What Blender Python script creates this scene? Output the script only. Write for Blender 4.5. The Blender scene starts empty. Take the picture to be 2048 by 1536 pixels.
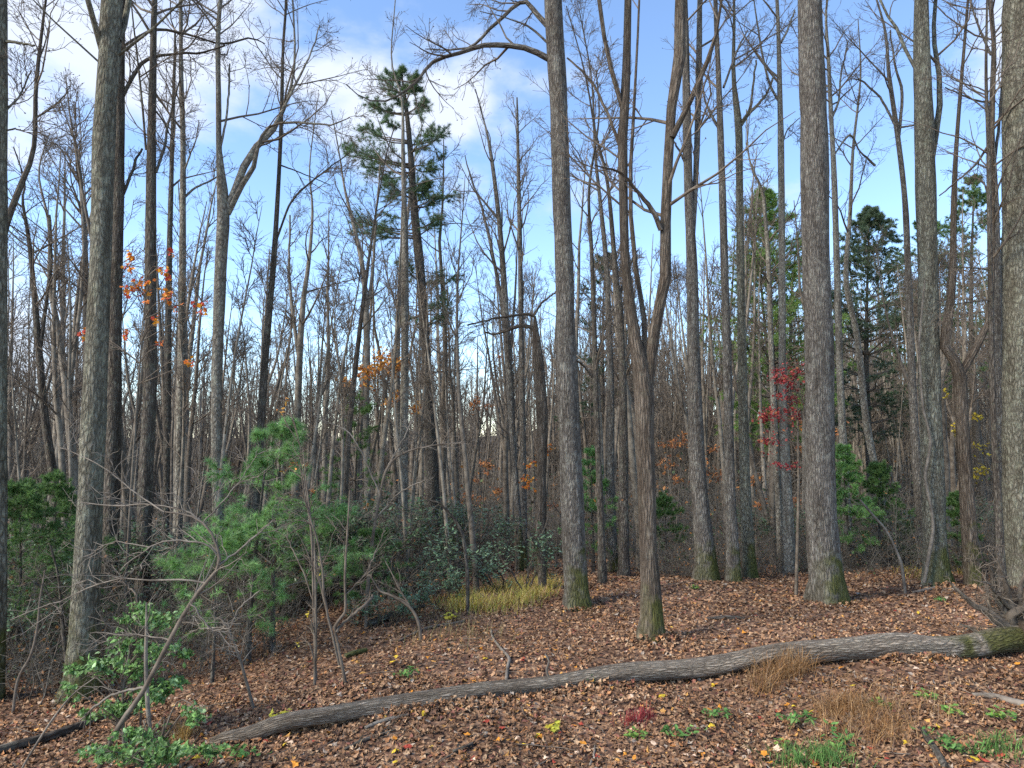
import bpy, math
import numpy as np
from math import radians, sin, cos

# ------------------------------------------------------------------ camera, sky, sun, exposure
scene = bpy.context.scene
COL = scene.collection
CAMZ, PITCH, F = 3.2, radians(4.5), 1384.0
cam_data = bpy.data.cameras.new('camera')
cam_data.sensor_width = 36.0
cam_data.lens = 36.0 * F / 2048.0
cam_data.clip_end = 4000
cam = bpy.data.objects.new('camera', cam_data)
cam.location = (0, 0, CAMZ)
cam.rotation_euler = (radians(90) + PITCH, 0, 0)
COL.objects.link(cam)
scene.camera = cam

SUN_EL, SUN_AZ = radians(42), radians(-118)      # azimuth from +Y towards +X: the light comes over the left shoulder
sd = bpy.data.lights.new('sun', 'SUN')
sd.energy = 2.0
sd.angle = radians(18)
sd.color = (1.0, 0.91, 0.79)
so = bpy.data.objects.new('sun', sd)
COL.objects.link(so)
so.rotation_euler = (radians(90) - SUN_EL, 0, -SUN_AZ + radians(180))

scene.view_settings.view_transform = 'Standard'
scene.view_settings.look = 'None'
scene.view_settings.exposure = 1.5
scene.view_settings.gamma = 1.0
scene.view_settings.use_curve_mapping = False
scene.cycles.use_denoising = False
scene.cycles.max_bounces = 6
scene.cycles.diffuse_bounces = 3
scene.cycles.transparent_max_bounces = 4


def ray(u, v):
    x = (u - 1024.0) / F
    y = (768.0 - v) / F
    return np.array([x, cos(PITCH) - y * sin(PITCH), sin(PITCH) + y * cos(PITCH)])


def at(u, v, Y):
    r = ray(u, v)
    t = Y / r[1]
    return np.array([r[0] * t, Y, CAMZ + r[2] * t])


def unit(a):
    a = np.asarray(a, float)
    return a / np.linalg.norm(a)


world = bpy.data.worlds.new('World')
scene.world = world
world.use_nodes = True
wn, wl = world.node_tree.nodes, world.node_tree.links
wn.clear()


def N(tree, kind, **kw):
    n = tree.new(kind)
    for k, val in kw.items():
        if k == 'inp':
            for kk, vv in val.items():
                n.inputs[kk].default_value = vv
        else:
            setattr(n, k, val)
    return n


w_out = N(wn, 'ShaderNodeOutputWorld')
w_bg = N(wn, 'ShaderNodeBackground', inp={'Strength': 0.125})
w_sky = N(wn, 'ShaderNodeTexSky', sky_type='NISHITA')
w_sky.sun_disc = False
w_sky.sun_elevation = SUN_EL
w_sky.sun_rotation = SUN_AZ
w_sky.altitude = 600
w_sky.air_density = 1.0
w_sky.dust_density = 0.25
w_sky.ozone_density = 3.2
w_tc = N(wn, 'ShaderNodeTexCoord')
# broken cloud: one field of noise over the whole sky, thicker where a few cloud masses stand
w_map = N(wn, 'ShaderNodeMapping', inp={'Scale': (1.0, 1.0, 1.9)})
wl.new(w_tc.outputs['Generated'], w_map.inputs['Vector'])
w_n1 = N(wn, 'ShaderNodeTexNoise', inp={'Scale': 5.2, 'Detail': 9.0, 'Roughness': 0.56, 'Distortion': 0.15})
wl.new(w_map.outputs[0], w_n1.inputs['Vector'])
acc = None
masses = [((770, 190), 0.17, 0.36), ((900, 205), 0.07, 0.26), ((110, 40), 0.26, 0.2), ((420, 130), 0.22, 0.17), ((2060, 60), 0.10, 0.25),
          ((-900, 100), 0.5, 0.25), ((1500, -1500), 0.5, 0.22), ((80, 560), 0.34, 0.12), ((2900, 300), 0.4, 0.25)]
for (px, rad, amp) in masses:
    d = unit(ray(*px))
    dist = N(wn, 'ShaderNodeVectorMath', operation='DISTANCE')
    wl.new(w_tc.outputs['Generated'], dist.inputs[0])
    dist.inputs[1].default_value = d
    mr = N(wn, 'ShaderNodeMapRange', interpolation_type='SMOOTHSTEP')
    mr.inputs['From Min'].default_value = rad
    mr.inputs['From Max'].default_value = 0.0
    mr.inputs['To Min'].default_value = 0.0
    mr.inputs['To Max'].default_value = amp
    wl.new(dist.outputs['Value'], mr.inputs['Value'])
    if acc is None:
        acc = mr.outputs[0]
    else:
        ad = N(wn, 'ShaderNodeMath', operation='ADD')
        wl.new(acc, ad.inputs[0])
        wl.new(mr.outputs[0], ad.inputs[1])
        acc = ad.outputs[0]
ad = N(wn, 'ShaderNodeMath', operation='ADD')
wl.new(acc, ad.inputs[0])
wl.new(w_n1.outputs['Fac'], ad.inputs[1])
w_sep = N(wn, 'ShaderNodeSeparateXYZ')
wl.new(w_tc.outputs['Generated'], w_sep.inputs[0])
w_hz = N(wn, 'ShaderNodeMapRange', interpolation_type='SMOOTHSTEP')      # thin cloud thickens towards the horizon all round
w_hz.inputs['From Min'].default_value = 0.30
w_hz.inputs['From Max'].default_value = 0.0
w_hz.inputs['To Max'].default_value = 0.09
wl.new(w_sep.outputs['Z'], w_hz.inputs['Value'])
ad2 = N(wn, 'ShaderNodeMath', operation='ADD')
wl.new(ad.outputs[0], ad2.inputs[0])
wl.new(w_hz.outputs[0], ad2.inputs[1])
ad = ad2
w_cov = N(wn, 'ShaderNodeMapRange', interpolation_type='SMOOTHSTEP')
w_cov.inputs['From Min'].default_value = 0.56
w_cov.inputs['From Max'].default_value = 0.86
w_cov.inputs['To Max'].default_value = 0.92
wl.new(ad.outputs[0], w_cov.inputs['Value'])
w_mix = N(wn, 'ShaderNodeMix', data_type='RGBA')
w_mix.inputs[7].default_value = (2.75, 2.98, 3.45, 1)
wl.new(w_cov.outputs[0], w_mix.inputs[0])
wl.new(w_sky.outputs[0], w_mix.inputs[6])
wl.new(w_mix.outputs[2], w_bg.inputs['Color'])
wl.new(w_bg.outputs[0], w_out.inputs['Surface'])

rng = np.random.default_rng(11)


# ------------------------------------------------------------------ terrain
def sstep(a, b, x):
    t = np.clip((x - a) / (b - a), 0, 1)
    return t * t * (3 - 2 * t)


def splus(x, k=1.0):
    return np.log1p(np.exp(np.clip(x / k, -40, 40))) * k


def terrain(x, y):
    x = np.asarray(x, float)
    y = np.asarray(y, float)
    z = -0.11 * splus(-(x + 1.8), 1.2)
    z = np.maximum(z, -3.0 + 0.0 * z)
    s = splus(y - (16.5 + 0.10 * x), 2.0)
    z = z - 2.6 * (1 - np.exp(-s / 13.0))
    z = z + 9.0 * sstep(36, 95, y) * sstep(2, 38, x)
    z = z + 1.5 * sstep(45, 110, y) * sstep(5, -40, x)
    z = z + 9.0 * sstep(120, 420, y) * (0.6 + 0.4 * np.sin(x * 0.011 + 1.0))
    z = z + 0.06 * np.sin(x * 0.9 + 0.3 * y) + 0.05 * np.sin(y * 1.3 - 0.5 * x + 1.0) + 0.03 * np.sin(2.3 * x + 1.9 * y)
    return z


def ground_hit(u, v, lift=0.0):
    r = ray(u, v)
    t = 3.0
    step = 0.05
    while t < 160:
        p = np.array([0, 0, CAMZ]) + r * t
        if p[2] < terrain(p[0], p[1]) + lift:
            return p
        t += step
        if t > 40:
            step = 0.3
    return np.array([0, 0, CAMZ]) + r * 160


# ------------------------------------------------------------------ mesh building
class Acc:
    def __init__(self):
        self.V, self.Q, self.T, self.bk, self.col = [], [], [], [], []
        self.n = 0

    def add(self, V, Q=None, T=None, bk=None, col=None):
        V = np.asarray(V, float).reshape(-1, 3)
        m = len(V)
        self.V.append(V)
        if Q is not None and len(Q):
            self.Q.append(np.asarray(Q, np.int64).reshape(-1, 4) + self.n)
        if T is not None and len(T):
            self.T.append(np.asarray(T, np.int64).reshape(-1, 3) + self.n)
        self.bk.append(np.zeros((m, 3)) if bk is None else np.asarray(bk, float).reshape(-1, 3))
        if col is None:
            col = np.ones((m, 4)) * 0.5
        self.col.append(np.asarray(col, float).reshape(-1, 4))
        self.n += m

    def merge(self, o):
        if o.n:
            self.V += o.V
            self.Q += [q + self.n for q in o.Q]
            self.T += [q + self.n for q in o.T]
            self.bk += o.bk
            self.col += o.col
            self.n += o.n

    def mesh(self, name, smooth=True, origin=(0, 0, 0), mat=None):
        me = bpy.data.meshes.new(name)
        V = (np.concatenate(self.V) - np.asarray(origin, float)).astype(np.float32)
        Q = np.concatenate(self.Q) if self.Q else np.zeros((0, 4), np.int64)
        T = np.concatenate(self.T) if self.T else np.zeros((0, 3), np.int64)
        me.vertices.add(len(V))
        me.vertices.foreach_set('co', V.ravel())
        nl = len(Q) * 4 + len(T) * 3
        me.loops.add(nl)
        me.loops.foreach_set('vertex_index', np.concatenate([Q.ravel(), T.ravel()]).astype(np.int32))
        me.polygons.add(len(Q) + len(T))
        st = np.concatenate([np.arange(len(Q)) * 4, len(Q) * 4 + np.arange(len(T)) * 3]).astype(np.int32)
        me.polygons.foreach_set('loop_start', st)
        me.polygons.foreach_set('use_smooth', np.full(len(Q) + len(T), smooth))
        me.update(calc_edges=True)
        a = me.attributes.new('bk', 'FLOAT_VECTOR', 'POINT')
        a.data.foreach_set('vector', np.concatenate(self.bk).astype(np.float32).ravel())
        c = me.attributes.new('col', 'FLOAT_COLOR', 'POINT')
        c.data.foreach_set('color', np.concatenate(self.col).astype(np.float32).ravel())
        if mat is not None:
            me.materials.append(mat)
        return me


def norm(a):
    return a / np.maximum(np.linalg.norm(a, axis=-1, keepdims=True), 1e-9)


def tubes(acc, P, R, k, col=None, lump=0.0, flare=None, cap=False, s0=0.0):
    """P (B,n,3), R (B,n): k-sided tubes"""
    P = np.asarray(P, float)
    R = np.asarray(R, float)
    B, n, _ = P.shape
    if B == 0:
        return
    tan = norm(np.gradient(P, axis=1))
    t0 = tan[:, 0]
    ref = np.where(np.abs(t0[:, 2:3]) > 0.8, np.array([[1.0, 0.13, 0]]), np.array([[0.1, 0, 1.0]]))
    n1 = norm(ref[:, None, :] - (ref[:, None, :] * tan).sum(-1, keepdims=True) * tan)
    n2 = np.cross(tan, n1)
    a = np.arange(k) / k * 2 * np.pi
    ca, sa = np.cos(a), np.sin(a)
    rr = np.repeat(R[:, :, None], k, axis=2)
    seg = np.linalg.norm(np.diff(P, axis=1), axis=2)
    s = np.concatenate([np.zeros((B, 1)), np.cumsum(seg, axis=1)], axis=1)
    if lump:
        ph = rng.uniform(0, 6.28, (B, 6))
        for q, (fa, fs) in enumerate([(1, 0.6), (2, 1.1), (3, 0.45), (2, 2.7), (5, 0.9), (4, 1.9)]):
            rr = rr * (1 + lump * 0.5 * np.sin(fa * a[None, None, :] + fs * s[:, :, None] * 1.6 + ph[:, q][:, None, None]))
    if flare is not None:
        fl, fh = flare
        ph = rng.uniform(0, 6.28, 3)
        lob = 0.42 + 0.42 * np.sin(3 * a + ph[0]) + 0.42 * np.sin(5 * a + ph[1]) + 0.15 * np.sin(2 * a + ph[2])
        rr = rr * (1 + fl * np.exp(-s[:, :, None] / fh) * np.maximum(lob, 0.05)[None, None, :])
    V = P[:, :, None, :] + rr[..., None] * (ca[None, None, :, None] * n1[:, :, None, :] + sa[None, None, :, None] * n2[:, :, None, :])
    r0 = np.maximum(R[:, :1, None] * 0.8 + R.mean(1)[:, None, None] * 0.2, 0.004)
    off = rng.uniform(-40, 40, (B, 1, 1))
    bk = np.stack([r0 * ca[None, None, :] + off * 0 + 0 * s[:, :, None], r0 * sa[None, None, :] + off * 0 + 0 * s[:, :, None], np.repeat(s[:, :, None], k, 2) + s0], axis=-1)
    bk[..., 0] += off
    idx = np.arange(B * n * k).reshape(B, n, k)
    i0 = idx[:, :-1, :]
    i1 = idx[:, 1:, :]
    Q = np.stack([i0, np.roll(i0, -1, 2), np.roll(i1, -1, 2), i1], axis=-1)
    c = None
    if col is not None:
        c = np.tile(np.asarray(col, float), (B * n * k, 1)) if np.ndim(col) == 1 else np.repeat(col, n * k, axis=0)
    T = []
    if cap:
        for b in range(B):
            for e in (0, n - 1):
                ring = idx[b, e]
                for j in range(1, k - 1):
                    T.append((ring[0], ring[j + 1], ring[j]) if e == 0 else (ring[0], ring[j], ring[j + 1]))
    acc.add(V, Q, np.array(T) if T else None, bk, c)


def wander(start, d, L, npts, wig, up):
    C = len(start)
    pts = [start]
    d = norm(d)
    step = (np.asarray(L) / (npts - 1))[:, None]
    for _ in range(npts - 1):
        pts.append(pts[-1] + d * step)
        d = d + wig * rng.normal(size=(C, 3))
        d[:, 2] += up
        d = norm(d)
    return np.stack(pts, 1)


def grow(P, R, per, lfac, ang, up=0.08, wig=0.18, npts=5, tmin=0.25, tmax=0.98, rmin=0.004, rfac=0.55, lmin=0.25, lmax=9.0, bias=None, labs=None):
    """children sprouting along the parents; returns (C,npts,3),(C,npts)"""
    B, n, _ = P.shape
    if B == 0:
        return np.zeros((0, npts, 3)), np.zeros((0, npts))
    plen = np.linalg.norm(np.diff(P, axis=1), axis=2).sum(1)
    cnt = np.maximum(rng.poisson(per, B), 0) if np.ndim(per) == 0 else rng.poisson(per)
    idx = np.repeat(np.arange(B), cnt)
    C = len(idx)
    if C == 0:
        return np.zeros((0, npts, 3)), np.zeros((0, npts))
    t = rng.uniform(tmin, tmax, C)
    f = t * (n - 1)
    i = np.minimum(f.astype(int), n - 2)
    fr = (f - i)[:, None]
    p = P[idx, i] * (1 - fr) + P[idx, i + 1] * fr
    r = R[idx, i] * (1 - fr[:, 0]) + R[idx, i + 1] * fr[:, 0]
    tan = norm(P[idx, i + 1] - P[idx, i])
    q = rng.normal(size=(C, 3))
    if bias is not None:
        q = q * bias
    q = norm(q - (q * tan).sum(1, keepdims=True) * tan)
    a = np.radians(rng.uniform(ang[0], ang[1], C))[:, None]
    d = tan * np.cos(a) + q * np.sin(a)
    base = plen[idx] if labs is None else np.full(C, labs)
    L = np.clip(base * lfac * (1.15 - 0.75 * t) * rng.uniform(0.55, 1.25, C), lmin, lmax)
    CP = wander(p, d, L, npts, wig, up)
    r0 = np.maximum(np.minimum(r * rfac, 0.012 * L + 0.004), rmin)
    u = np.linspace(0, 1, npts)[None, :]
    CR = r0[:, None] * (1 - u) + np.minimum(rmin, r0)[:, None] * u * 0.8
    return CP, CR


def resample(pts, n):
    """Catmull-Rom through pts (m,d) -> (n,d)"""
    p = np.asarray(pts, float)
    if len(p) == 2:
        u = np.linspace(0, 1, n)[:, None]
        return p[0] * (1 - u) + p[1] * u
    e = np.vstack([2 * p[0] - p[1], p, 2 * p[-1] - p[-2]])
    d = np.concatenate([[0], np.cumsum(np.linalg.norm(np.diff(p[:, :3], axis=0), axis=1))])
    tt = np.linspace(0, d[-1], n)
    k = np.clip(np.searchsorted(d, tt, side='right') - 1, 0, len(p) - 2)
    f = ((tt - d[k]) / np.maximum(d[k + 1] - d[k], 1e-9))[:, None]
    a, b, c, g = e[k], e[k + 1], e[k + 2], e[k + 3]
    return 0.5 * ((2 * b) + (c - a) * f + (2 * a - 5 * b + 4 * c - g) * f ** 2 + (3 * b - a - 3 * c + g) * f ** 3)


def rotmats(nrm, yaw):
    """frames whose z is nrm, spun by yaw: (C,3,3) columns x,y,z"""
    z = norm(nrm)
    ref = np.where(np.abs(z[:, 2:3]) > 0.9, np.array([[1.0, 0, 0]]), np.array([[0, 0, 1.0]]))
    x = norm(np.cross(ref, z))
    y = np.cross(z, x)
    c, s = np.cos(yaw)[:, None], np.sin(yaw)[:, None]
    return np.stack([x * c + y * s, -x * s + y * c, z], axis=-1)


def shape_lobed():
    a = np.linspace(0, 2 * np.pi, 11)[:-1] + np.pi / 2
    r = np.array([1.0, 0.62, 0.95, 0.55, 0.78, 0.42, 0.78, 0.55, 0.95, 0.62]) * 0.55
    V = np.vstack([[0, 0, 0], np.stack([r * np.cos(a), r * np.sin(a), 0 * a], 1)])
    T = [(0, i + 1, (i + 1) % 10 + 1) for i in range(10)]
    return V, np.array(T)


def shape_oval():
    V = np.array([[0, -.5, 0], [.2, -.22, 0], [.24, .1, 0], [0, .55, 0], [-.24, .1, 0], [-.2, -.22, 0], [0, 0, 0]])
    T = [(6, i, (i + 1) % 6) for i in range(6)]
    return V, np.array(T)


def shape_lance():
    V = np.array([[0, 0, 0], [.14, .35, 0], [0, 1, 0], [-.14, .35, 0], [0, .4, 0.05]])
    T = [(0, 1, 4), (1, 2, 4), (2, 3, 4), (3, 0, 4)]
    return V, np.array(T)


def shape_diamond():
    V = np.array([[0, -.5, 0], [.33, 0, .06], [0, .5, 0], [-.33, 0, .06]])
    return V, np.array([(0, 1, 2), (0, 2, 3)])


def leaves(acc, shape, pos, nrm, size, col, curl=0.0, yaw=None):
    V0, T0 = shape
    C = len(pos)
    if C == 0:
        return
    m = len(V0)
    if yaw is None:
        yaw = rng.uniform(0, 6.28, C)
    M = rotmats(nrm, yaw)
    L = np.repeat(V0[None], C, 0)
    if curl:
        k1 = rng.normal(0, curl, C)[:, None]
        k2 = rng.normal(0, curl, C)[:, None]
        L[:, :, 2] += k1 * L[:, :, 0] ** 2 + k2 * L[:, :, 1] ** 2 + 0.25 * curl * rng.normal(size=(C, m)) * 0.25
        L[:, :, 0] *= rng.uniform(0.7, 1.1, C)[:, None]
    L = L * np.asarray(size).reshape(-1, 1, 1)
    V = np.einsum('cij,cmj->cmi', M, L) + pos[:, None, :]
    T = (T0[None] + (np.arange(C) * m)[:, None, None]).reshape(-1, 3)
    acc.add(V, None, T, None, np.repeat(col, m, axis=0))


def palette(cols, weights, C, jit=0.25):
    cols = np.asarray(cols, float)
    w = np.asarray(weights, float)
    i = rng.choice(len(cols), C, p=w / w.sum())
    c = cols[i] * np.exp(rng.normal(0, jit, (C, 1)))
    return np.concatenate([np.clip(c, 0, 1), np.ones((C, 1))], 1)


# ------------------------------------------------------------------ objects
def tag(o, label, cat, group=None, kind=None):
    if label:
        o['label'] = label
    if cat:
        o['category'] = cat
    if group:
        o['group'] = group
    if kind:
        o['kind'] = kind
    return o


def empty(name, loc, label, cat, group=None):
    o = bpy.data.objects.new(name, None)
    o.empty_display_size = 0.2
    COL.objects.link(o)
    o.location = loc
    return tag(o, label, cat, group)


def link(name, me, parent=None, loc=(0, 0, 0)):
    o = bpy.data.objects.new(name, me)
    COL.objects.link(o)
    o.location = loc
    if parent is not None:
        o.parent = parent
    return o


def copy_thing(root, loc, rz, sc, label, group=None):
    r = root.copy()
    COL.objects.link(r)
    r.location = loc
    r.rotation_euler = (0, 0, rz)
    r.scale = sc if np.ndim(sc) else (sc, sc, sc)
    r['label'] = label
    if group:
        r['group'] = group
    for ch in list(root.children):
        c = ch.copy()
        COL.objects.link(c)
        c.parent = r
        for g in list(ch.children):
            d = g.copy()
            COL.objects.link(d)
            d.parent = c
    return r


# ------------------------------------------------------------------ materials
def new_mat(name):
    m = bpy.data.materials.new(name)
    m.use_nodes = True
    nt = m.node_tree
    nt.nodes.clear()
    out = N(nt.nodes, 'ShaderNodeOutputMaterial')
    b = N(nt.nodes, 'ShaderNodeBsdfPrincipled')
    nt.links.new(b.outputs[0], out.inputs['Surface'])
    b.inputs['Specular IOR Level'].default_value = 0.25
    return m, nt, b, out


def ramp(nt, fac, stops):
    r = N(nt.nodes, 'ShaderNodeValToRGB')
    el = r.color_ramp.elements
    while len(el) < len(stops):
        el.new(0.5)
    for e, (p, c) in zip(el, stops):
        e.position = p
        e.color = (*c, 1)
    nt.links.new(fac, r.inputs['Fac'])
    return r.outputs['Color']


def mixc(nt, fac, a, b, mode='MIX'):
    n = N(nt.nodes, 'ShaderNodeMix', data_type='RGBA', blend_type=mode)
    for sock, val in ((0, fac), (6, a), (7, b)):
        if isinstance(val, (int, float)):
            n.inputs[sock].default_value = val
        elif isinstance(val, tuple):
            n.inputs[sock].default_value = (*val, 1)
        else:
            nt.links.new(val, n.inputs[sock])
    return n.outputs[2]


def bark_mat(name, dark, mid, light, lichen=(0.30, 0.33, 0.25), lichen_amt=0.5, moss=0.0, plate=26.0, stretch=0.16, bump=0.9, moss_h=0.55):
    m, nt, b, out = new_mat(name)
    L = nt.links
    at_ = N(nt.nodes, 'ShaderNodeAttribute', attribute_name='bk')
    mp = N(nt.nodes, 'ShaderNodeMapping')
    mp.inputs['Scale'].default_value = (plate, plate, plate * stretch)
    L.new(at_.outputs['Vector'], mp.inputs['Vector'])
    wob = N(nt.nodes, 'ShaderNodeTexNoise', inp={'Scale': 0.9, 'Detail': 3.0})
    L.new(mp.outputs[0], wob.inputs['Vector'])
    wv = N(nt.nodes, 'ShaderNodeVectorMath', operation='MULTIPLY_ADD')
    wv.inputs[1].default_value = (1.3, 1.3, 0.8)
    L.new(wob.outputs['Color'], wv.inputs[0])
    L.new(mp.outputs[0], wv.inputs[2])
    vo = N(nt.nodes, 'ShaderNodeTexVoronoi', feature='DISTANCE_TO_EDGE', inp={'Scale': 1.0})
    L.new(wv.outputs[0], vo.inputs['Vector'])
    fine = N(nt.nodes, 'ShaderNodeTexNoise', inp={'Scale': 2.6, 'Detail': 6.0, 'Roughness': 0.7})
    L.new(mp.outputs[0], fine.inputs['Vector'])
    c1 = ramp(nt, vo.outputs['Distance'], [(0.0, dark), (0.1, tuple(x * 0.6 for x in mid)), (0.2, mid), (0.5, light)])
    c2 = ramp(nt, fine.outputs['Fac'], [(0.3, tuple(x * 0.45 for x in mid)), (0.5, mid), (0.72, light)])
    base = mixc(nt, 0.36, c1, c2)
    big = N(nt.nodes, 'ShaderNodeTexNoise', inp={'Scale': 6.5, 'Detail': 6.0, 'Roughness': 0.72})
    L.new(at_.outputs['Vector'], big.inputs['Vector'])
    lm = N(nt.nodes, 'ShaderNodeMapRange', inp={'From Min': 0.5, 'From Max': 0.7, 'To Max': lichen_amt})
    L.new(big.outputs['Fac'], lm.inputs['Value'])
    base = mixc(nt, lm.outputs[0], base, lichen)
    # dark weathered streaks
    st = N(nt.nodes, 'ShaderNodeTexNoise', inp={'Scale': 1.3, 'Detail': 3.0})
    smp = N(nt.nodes, 'ShaderNodeMapping')
    smp.inputs['Scale'].default_value = (5, 5, 0.8)
    smp.inputs['Location'].default_value = (3, 7, 1)
    L.new(at_.outputs['Vector'], smp.inputs['Vector'])
    L.new(smp.outputs[0], st.inputs['Vector'])
    dk = ramp(nt, st.outputs['Fac'], [(0.34, (0.66, 0.62, 0.58)), (0.58, (1.08, 1.06, 1.03))])
    base = mixc(nt, 1.0, base, dk, 'MULTIPLY')
    if moss:
        sp = N(nt.nodes, 'ShaderNodeSeparateXYZ')
        L.new(at_.outputs['Vector'], sp.inputs[0])
        hn = N(nt.nodes, 'ShaderNodeTexNoise', inp={'Scale': 3.5, 'Detail': 4.0})
        L.new(at_.outputs['Vector'], hn.inputs['Vector'])
        ma = N(nt.nodes, 'ShaderNodeMath', operation='MULTIPLY_ADD')
        ma.inputs[1].default_value = -3.4
        L.new(hn.outputs['Fac'], ma.inputs[0])
        L.new(sp.outputs['Z'], ma.inputs[2])
        mm = N(nt.nodes, 'ShaderNodeMapRange', interpolation_type='SMOOTHSTEP',
               inp={'From Min': moss_h - 1.7, 'From Max': moss_h - 1.7 - 0.8, 'To Max': moss})
        L.new(ma.outputs[0], mm.inputs['Value'])
        gn = N(nt.nodes, 'ShaderNodeNewGeometry')
        dt = N(nt.nodes, 'ShaderNodeVectorMath', operation='DOT_PRODUCT')
        dt.inputs[1].default_value = (0.75, -0.55, 0.2)
        L.new(gn.outputs['Normal'], dt.inputs[0])
        ds = N(nt.nodes, 'ShaderNodeMapRange', inp={'From Min': -0.5, 'From Max': 0.75, 'To Min': 0.12, 'To Max': 1.0})
        L.new(dt.outputs['Value'], ds.inputs['Value'])
        mx_ = N(nt.nodes, 'ShaderNodeMath', operation='MULTIPLY')
        L.new(mm.outputs[0], mx_.inputs[0])
        L.new(ds.outputs[0], mx_.inputs[1])
        mm = mx_
        mc = ramp(nt, fine.outputs['Fac'], [(0.35, (0.035, 0.04, 0.01)), (0.6, (0.12, 0.125, 0.02)), (0.75, (0.2, 0.2, 0.04))])
        base = mixc(nt, mm.outputs[0], base, mc)
    L.new(base, b.inputs['Base Color'])
    b.inputs['Roughness'].default_value = 0.9
    b.inputs['Specular IOR Level'].default_value = 0.15
    if bump:
        hs = N(nt.nodes, 'ShaderNodeMath', operation='MULTIPLY_ADD')
        hs.inputs[1].default_value = 0.4
        cl = N(nt.nodes, 'ShaderNodeMath', operation='MINIMUM')
        cl.inputs[1].default_value = 0.35
        L.new(vo.outputs['Distance'], cl.inputs[0])
        L.new(fine.outputs['Fac'], hs.inputs[0])
        L.new(cl.outputs[0], hs.inputs[2])
        bp = N(nt.nodes, 'ShaderNodeBump', inp={'Strength': bump, 'Distance': 0.1})
        L.new(hs.outputs[0], bp.inputs['Height'])
        L.new(bp.outputs[0], b.inputs['Normal'])
    return m


def twig_mat(name, c1, c2):
    m, nt, b, out = new_mat(name)
    at_ = N(nt.nodes, 'ShaderNodeAttribute', attribute_name='bk')
    nz = N(nt.nodes, 'ShaderNodeTexNoise', inp={'Scale': 4.0, 'Detail': 4.0, 'Roughness': 0.65})
    nt.links.new(at_.outputs['Vector'], nz.inputs['Vector'])
    nt.links.new(ramp(nt, nz.outputs['Fac'], [(0.35, c1), (0.65, c2)]), b.inputs['Base Color'])
    b.inputs['Roughness'].default_value = 0.85
    return m


def leaf_mat(name, trans=0.25, rough=0.6, spec=0.25):
    m, nt, b, out = new_mat(name)
    at_ = N(nt.nodes, 'ShaderNodeAttribute', attribute_name='col')
    geo = N(nt.nodes, 'ShaderNodeNewGeometry')
    nz = N(nt.nodes, 'ShaderNodeTexNoise', inp={'Scale': 45.0, 'Detail': 3.0})
    nt.links.new(geo.outputs['Position'], nz.inputs['Vector'])
    v = ramp(nt, nz.outputs['Fac'], [(0.3, (0.6, 0.6, 0.6)), (0.7, (1.3, 1.3, 1.3))])
    c = mixc(nt, 1.0, at_.outputs['Color'], v, 'MULTIPLY')
    nt.links.new(c, b.inputs['Base Color'])
    b.inputs['Roughness'].default_value = rough
    b.inputs['Specular IOR Level'].default_value = spec
    if trans:
        tr = N(nt.nodes, 'ShaderNodeBsdfTranslucent')
        nt.links.new(c, tr.inputs['Color'])
        mx = N(nt.nodes, 'ShaderNodeMixShader', inp={0: trans})
        nt.links.new(b.outputs[0], mx.inputs[1])
        nt.links.new(tr.outputs[0], mx.inputs[2])
        nt.links.new(mx.outputs[0], out.inputs['Surface'])
    return m


M_poplar = bark_mat('bark_grey_furrowed', (0.05, 0.043, 0.036), (0.185, 0.165, 0.14), (0.38, 0.348, 0.30), lichen=(0.38, 0.375, 0.31), lichen_amt=0.65, moss=0.85, plate=19, stretch=0.24, moss_h=1.3)
M_poplar_g = bark_mat('bark_grey_green', (0.06, 0.054, 0.04), (0.2, 0.188, 0.142), (0.39, 0.37, 0.295), lichen=(0.37, 0.385, 0.28), lichen_amt=0.7, moss=0.85, plate=16, stretch=0.34, moss_h=1.3)
M_oak = bark_mat('bark_brown_ridged', (0.045, 0.035, 0.026), (0.155, 0.124, 0.095), (0.29, 0.242, 0.192), lichen=(0.27, 0.265, 0.2), lichen_amt=0.3, moss=0.8, plate=19, stretch=0.16, moss_h=1.3)
M_pale = bark_mat('bark_pale_mottled', (0.08, 0.07, 0.056), (0.23, 0.208, 0.17), (0.41, 0.385, 0.325), lichen=(0.4, 0.41, 0.32), lichen_amt=0.7, plate=14, stretch=0.5, bump=0.6)
M_dark = bark_mat('bark_dark_rough', (0.04, 0.033, 0.027), (0.135, 0.114, 0.092), (0.27, 0.237, 0.195), lichen=(0.28, 0.29, 0.205), lichen_amt=0.45, plate=18, stretch=0.25)
M_log = bark_mat('bark_log_ridged', (0.055, 0.042, 0.03), (0.38, 0.315, 0.24), (0.66, 0.575, 0.46), lichen=(0.44, 0.42, 0.32), lichen_amt=0.3, moss=0.85, moss_h=1.75, plate=25, stretch=0.2, bump=1.0)
M_pine = bark_mat('bark_pine', (0.04, 0.034, 0.028), (0.135, 0.118, 0.098), (0.25, 0.226, 0.192), lichen_amt=0.25, plate=18, stretch=0.35)
M_far = twig_mat('bark_far', (0.115, 0.094, 0.07), (0.29, 0.25, 0.19))
M_far_d = twig_mat('bark_far_dark', (0.08, 0.063, 0.046), (0.21, 0.175, 0.132))
M_twig = twig_mat('twig_grey_brown', (0.082, 0.062, 0.045), (0.205, 0.165, 0.122))
M_twig_pale = twig_mat('twig_pale', (0.105, 0.086, 0.066), (0.26, 0.22, 0.17))
M_leaf = leaf_mat('leaf')
M_litter = leaf_mat('dry_leaf', trans=0.0, rough=0.7, spec=0.2)
M_needle = leaf_mat('needle', trans=0.42, rough=0.5)
M_gloss = leaf_mat('glossy_leaf', trans=0.12, rough=0.35, spec=0.5)
M_grass = leaf_mat('grass_blade', trans=0.35)

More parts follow.
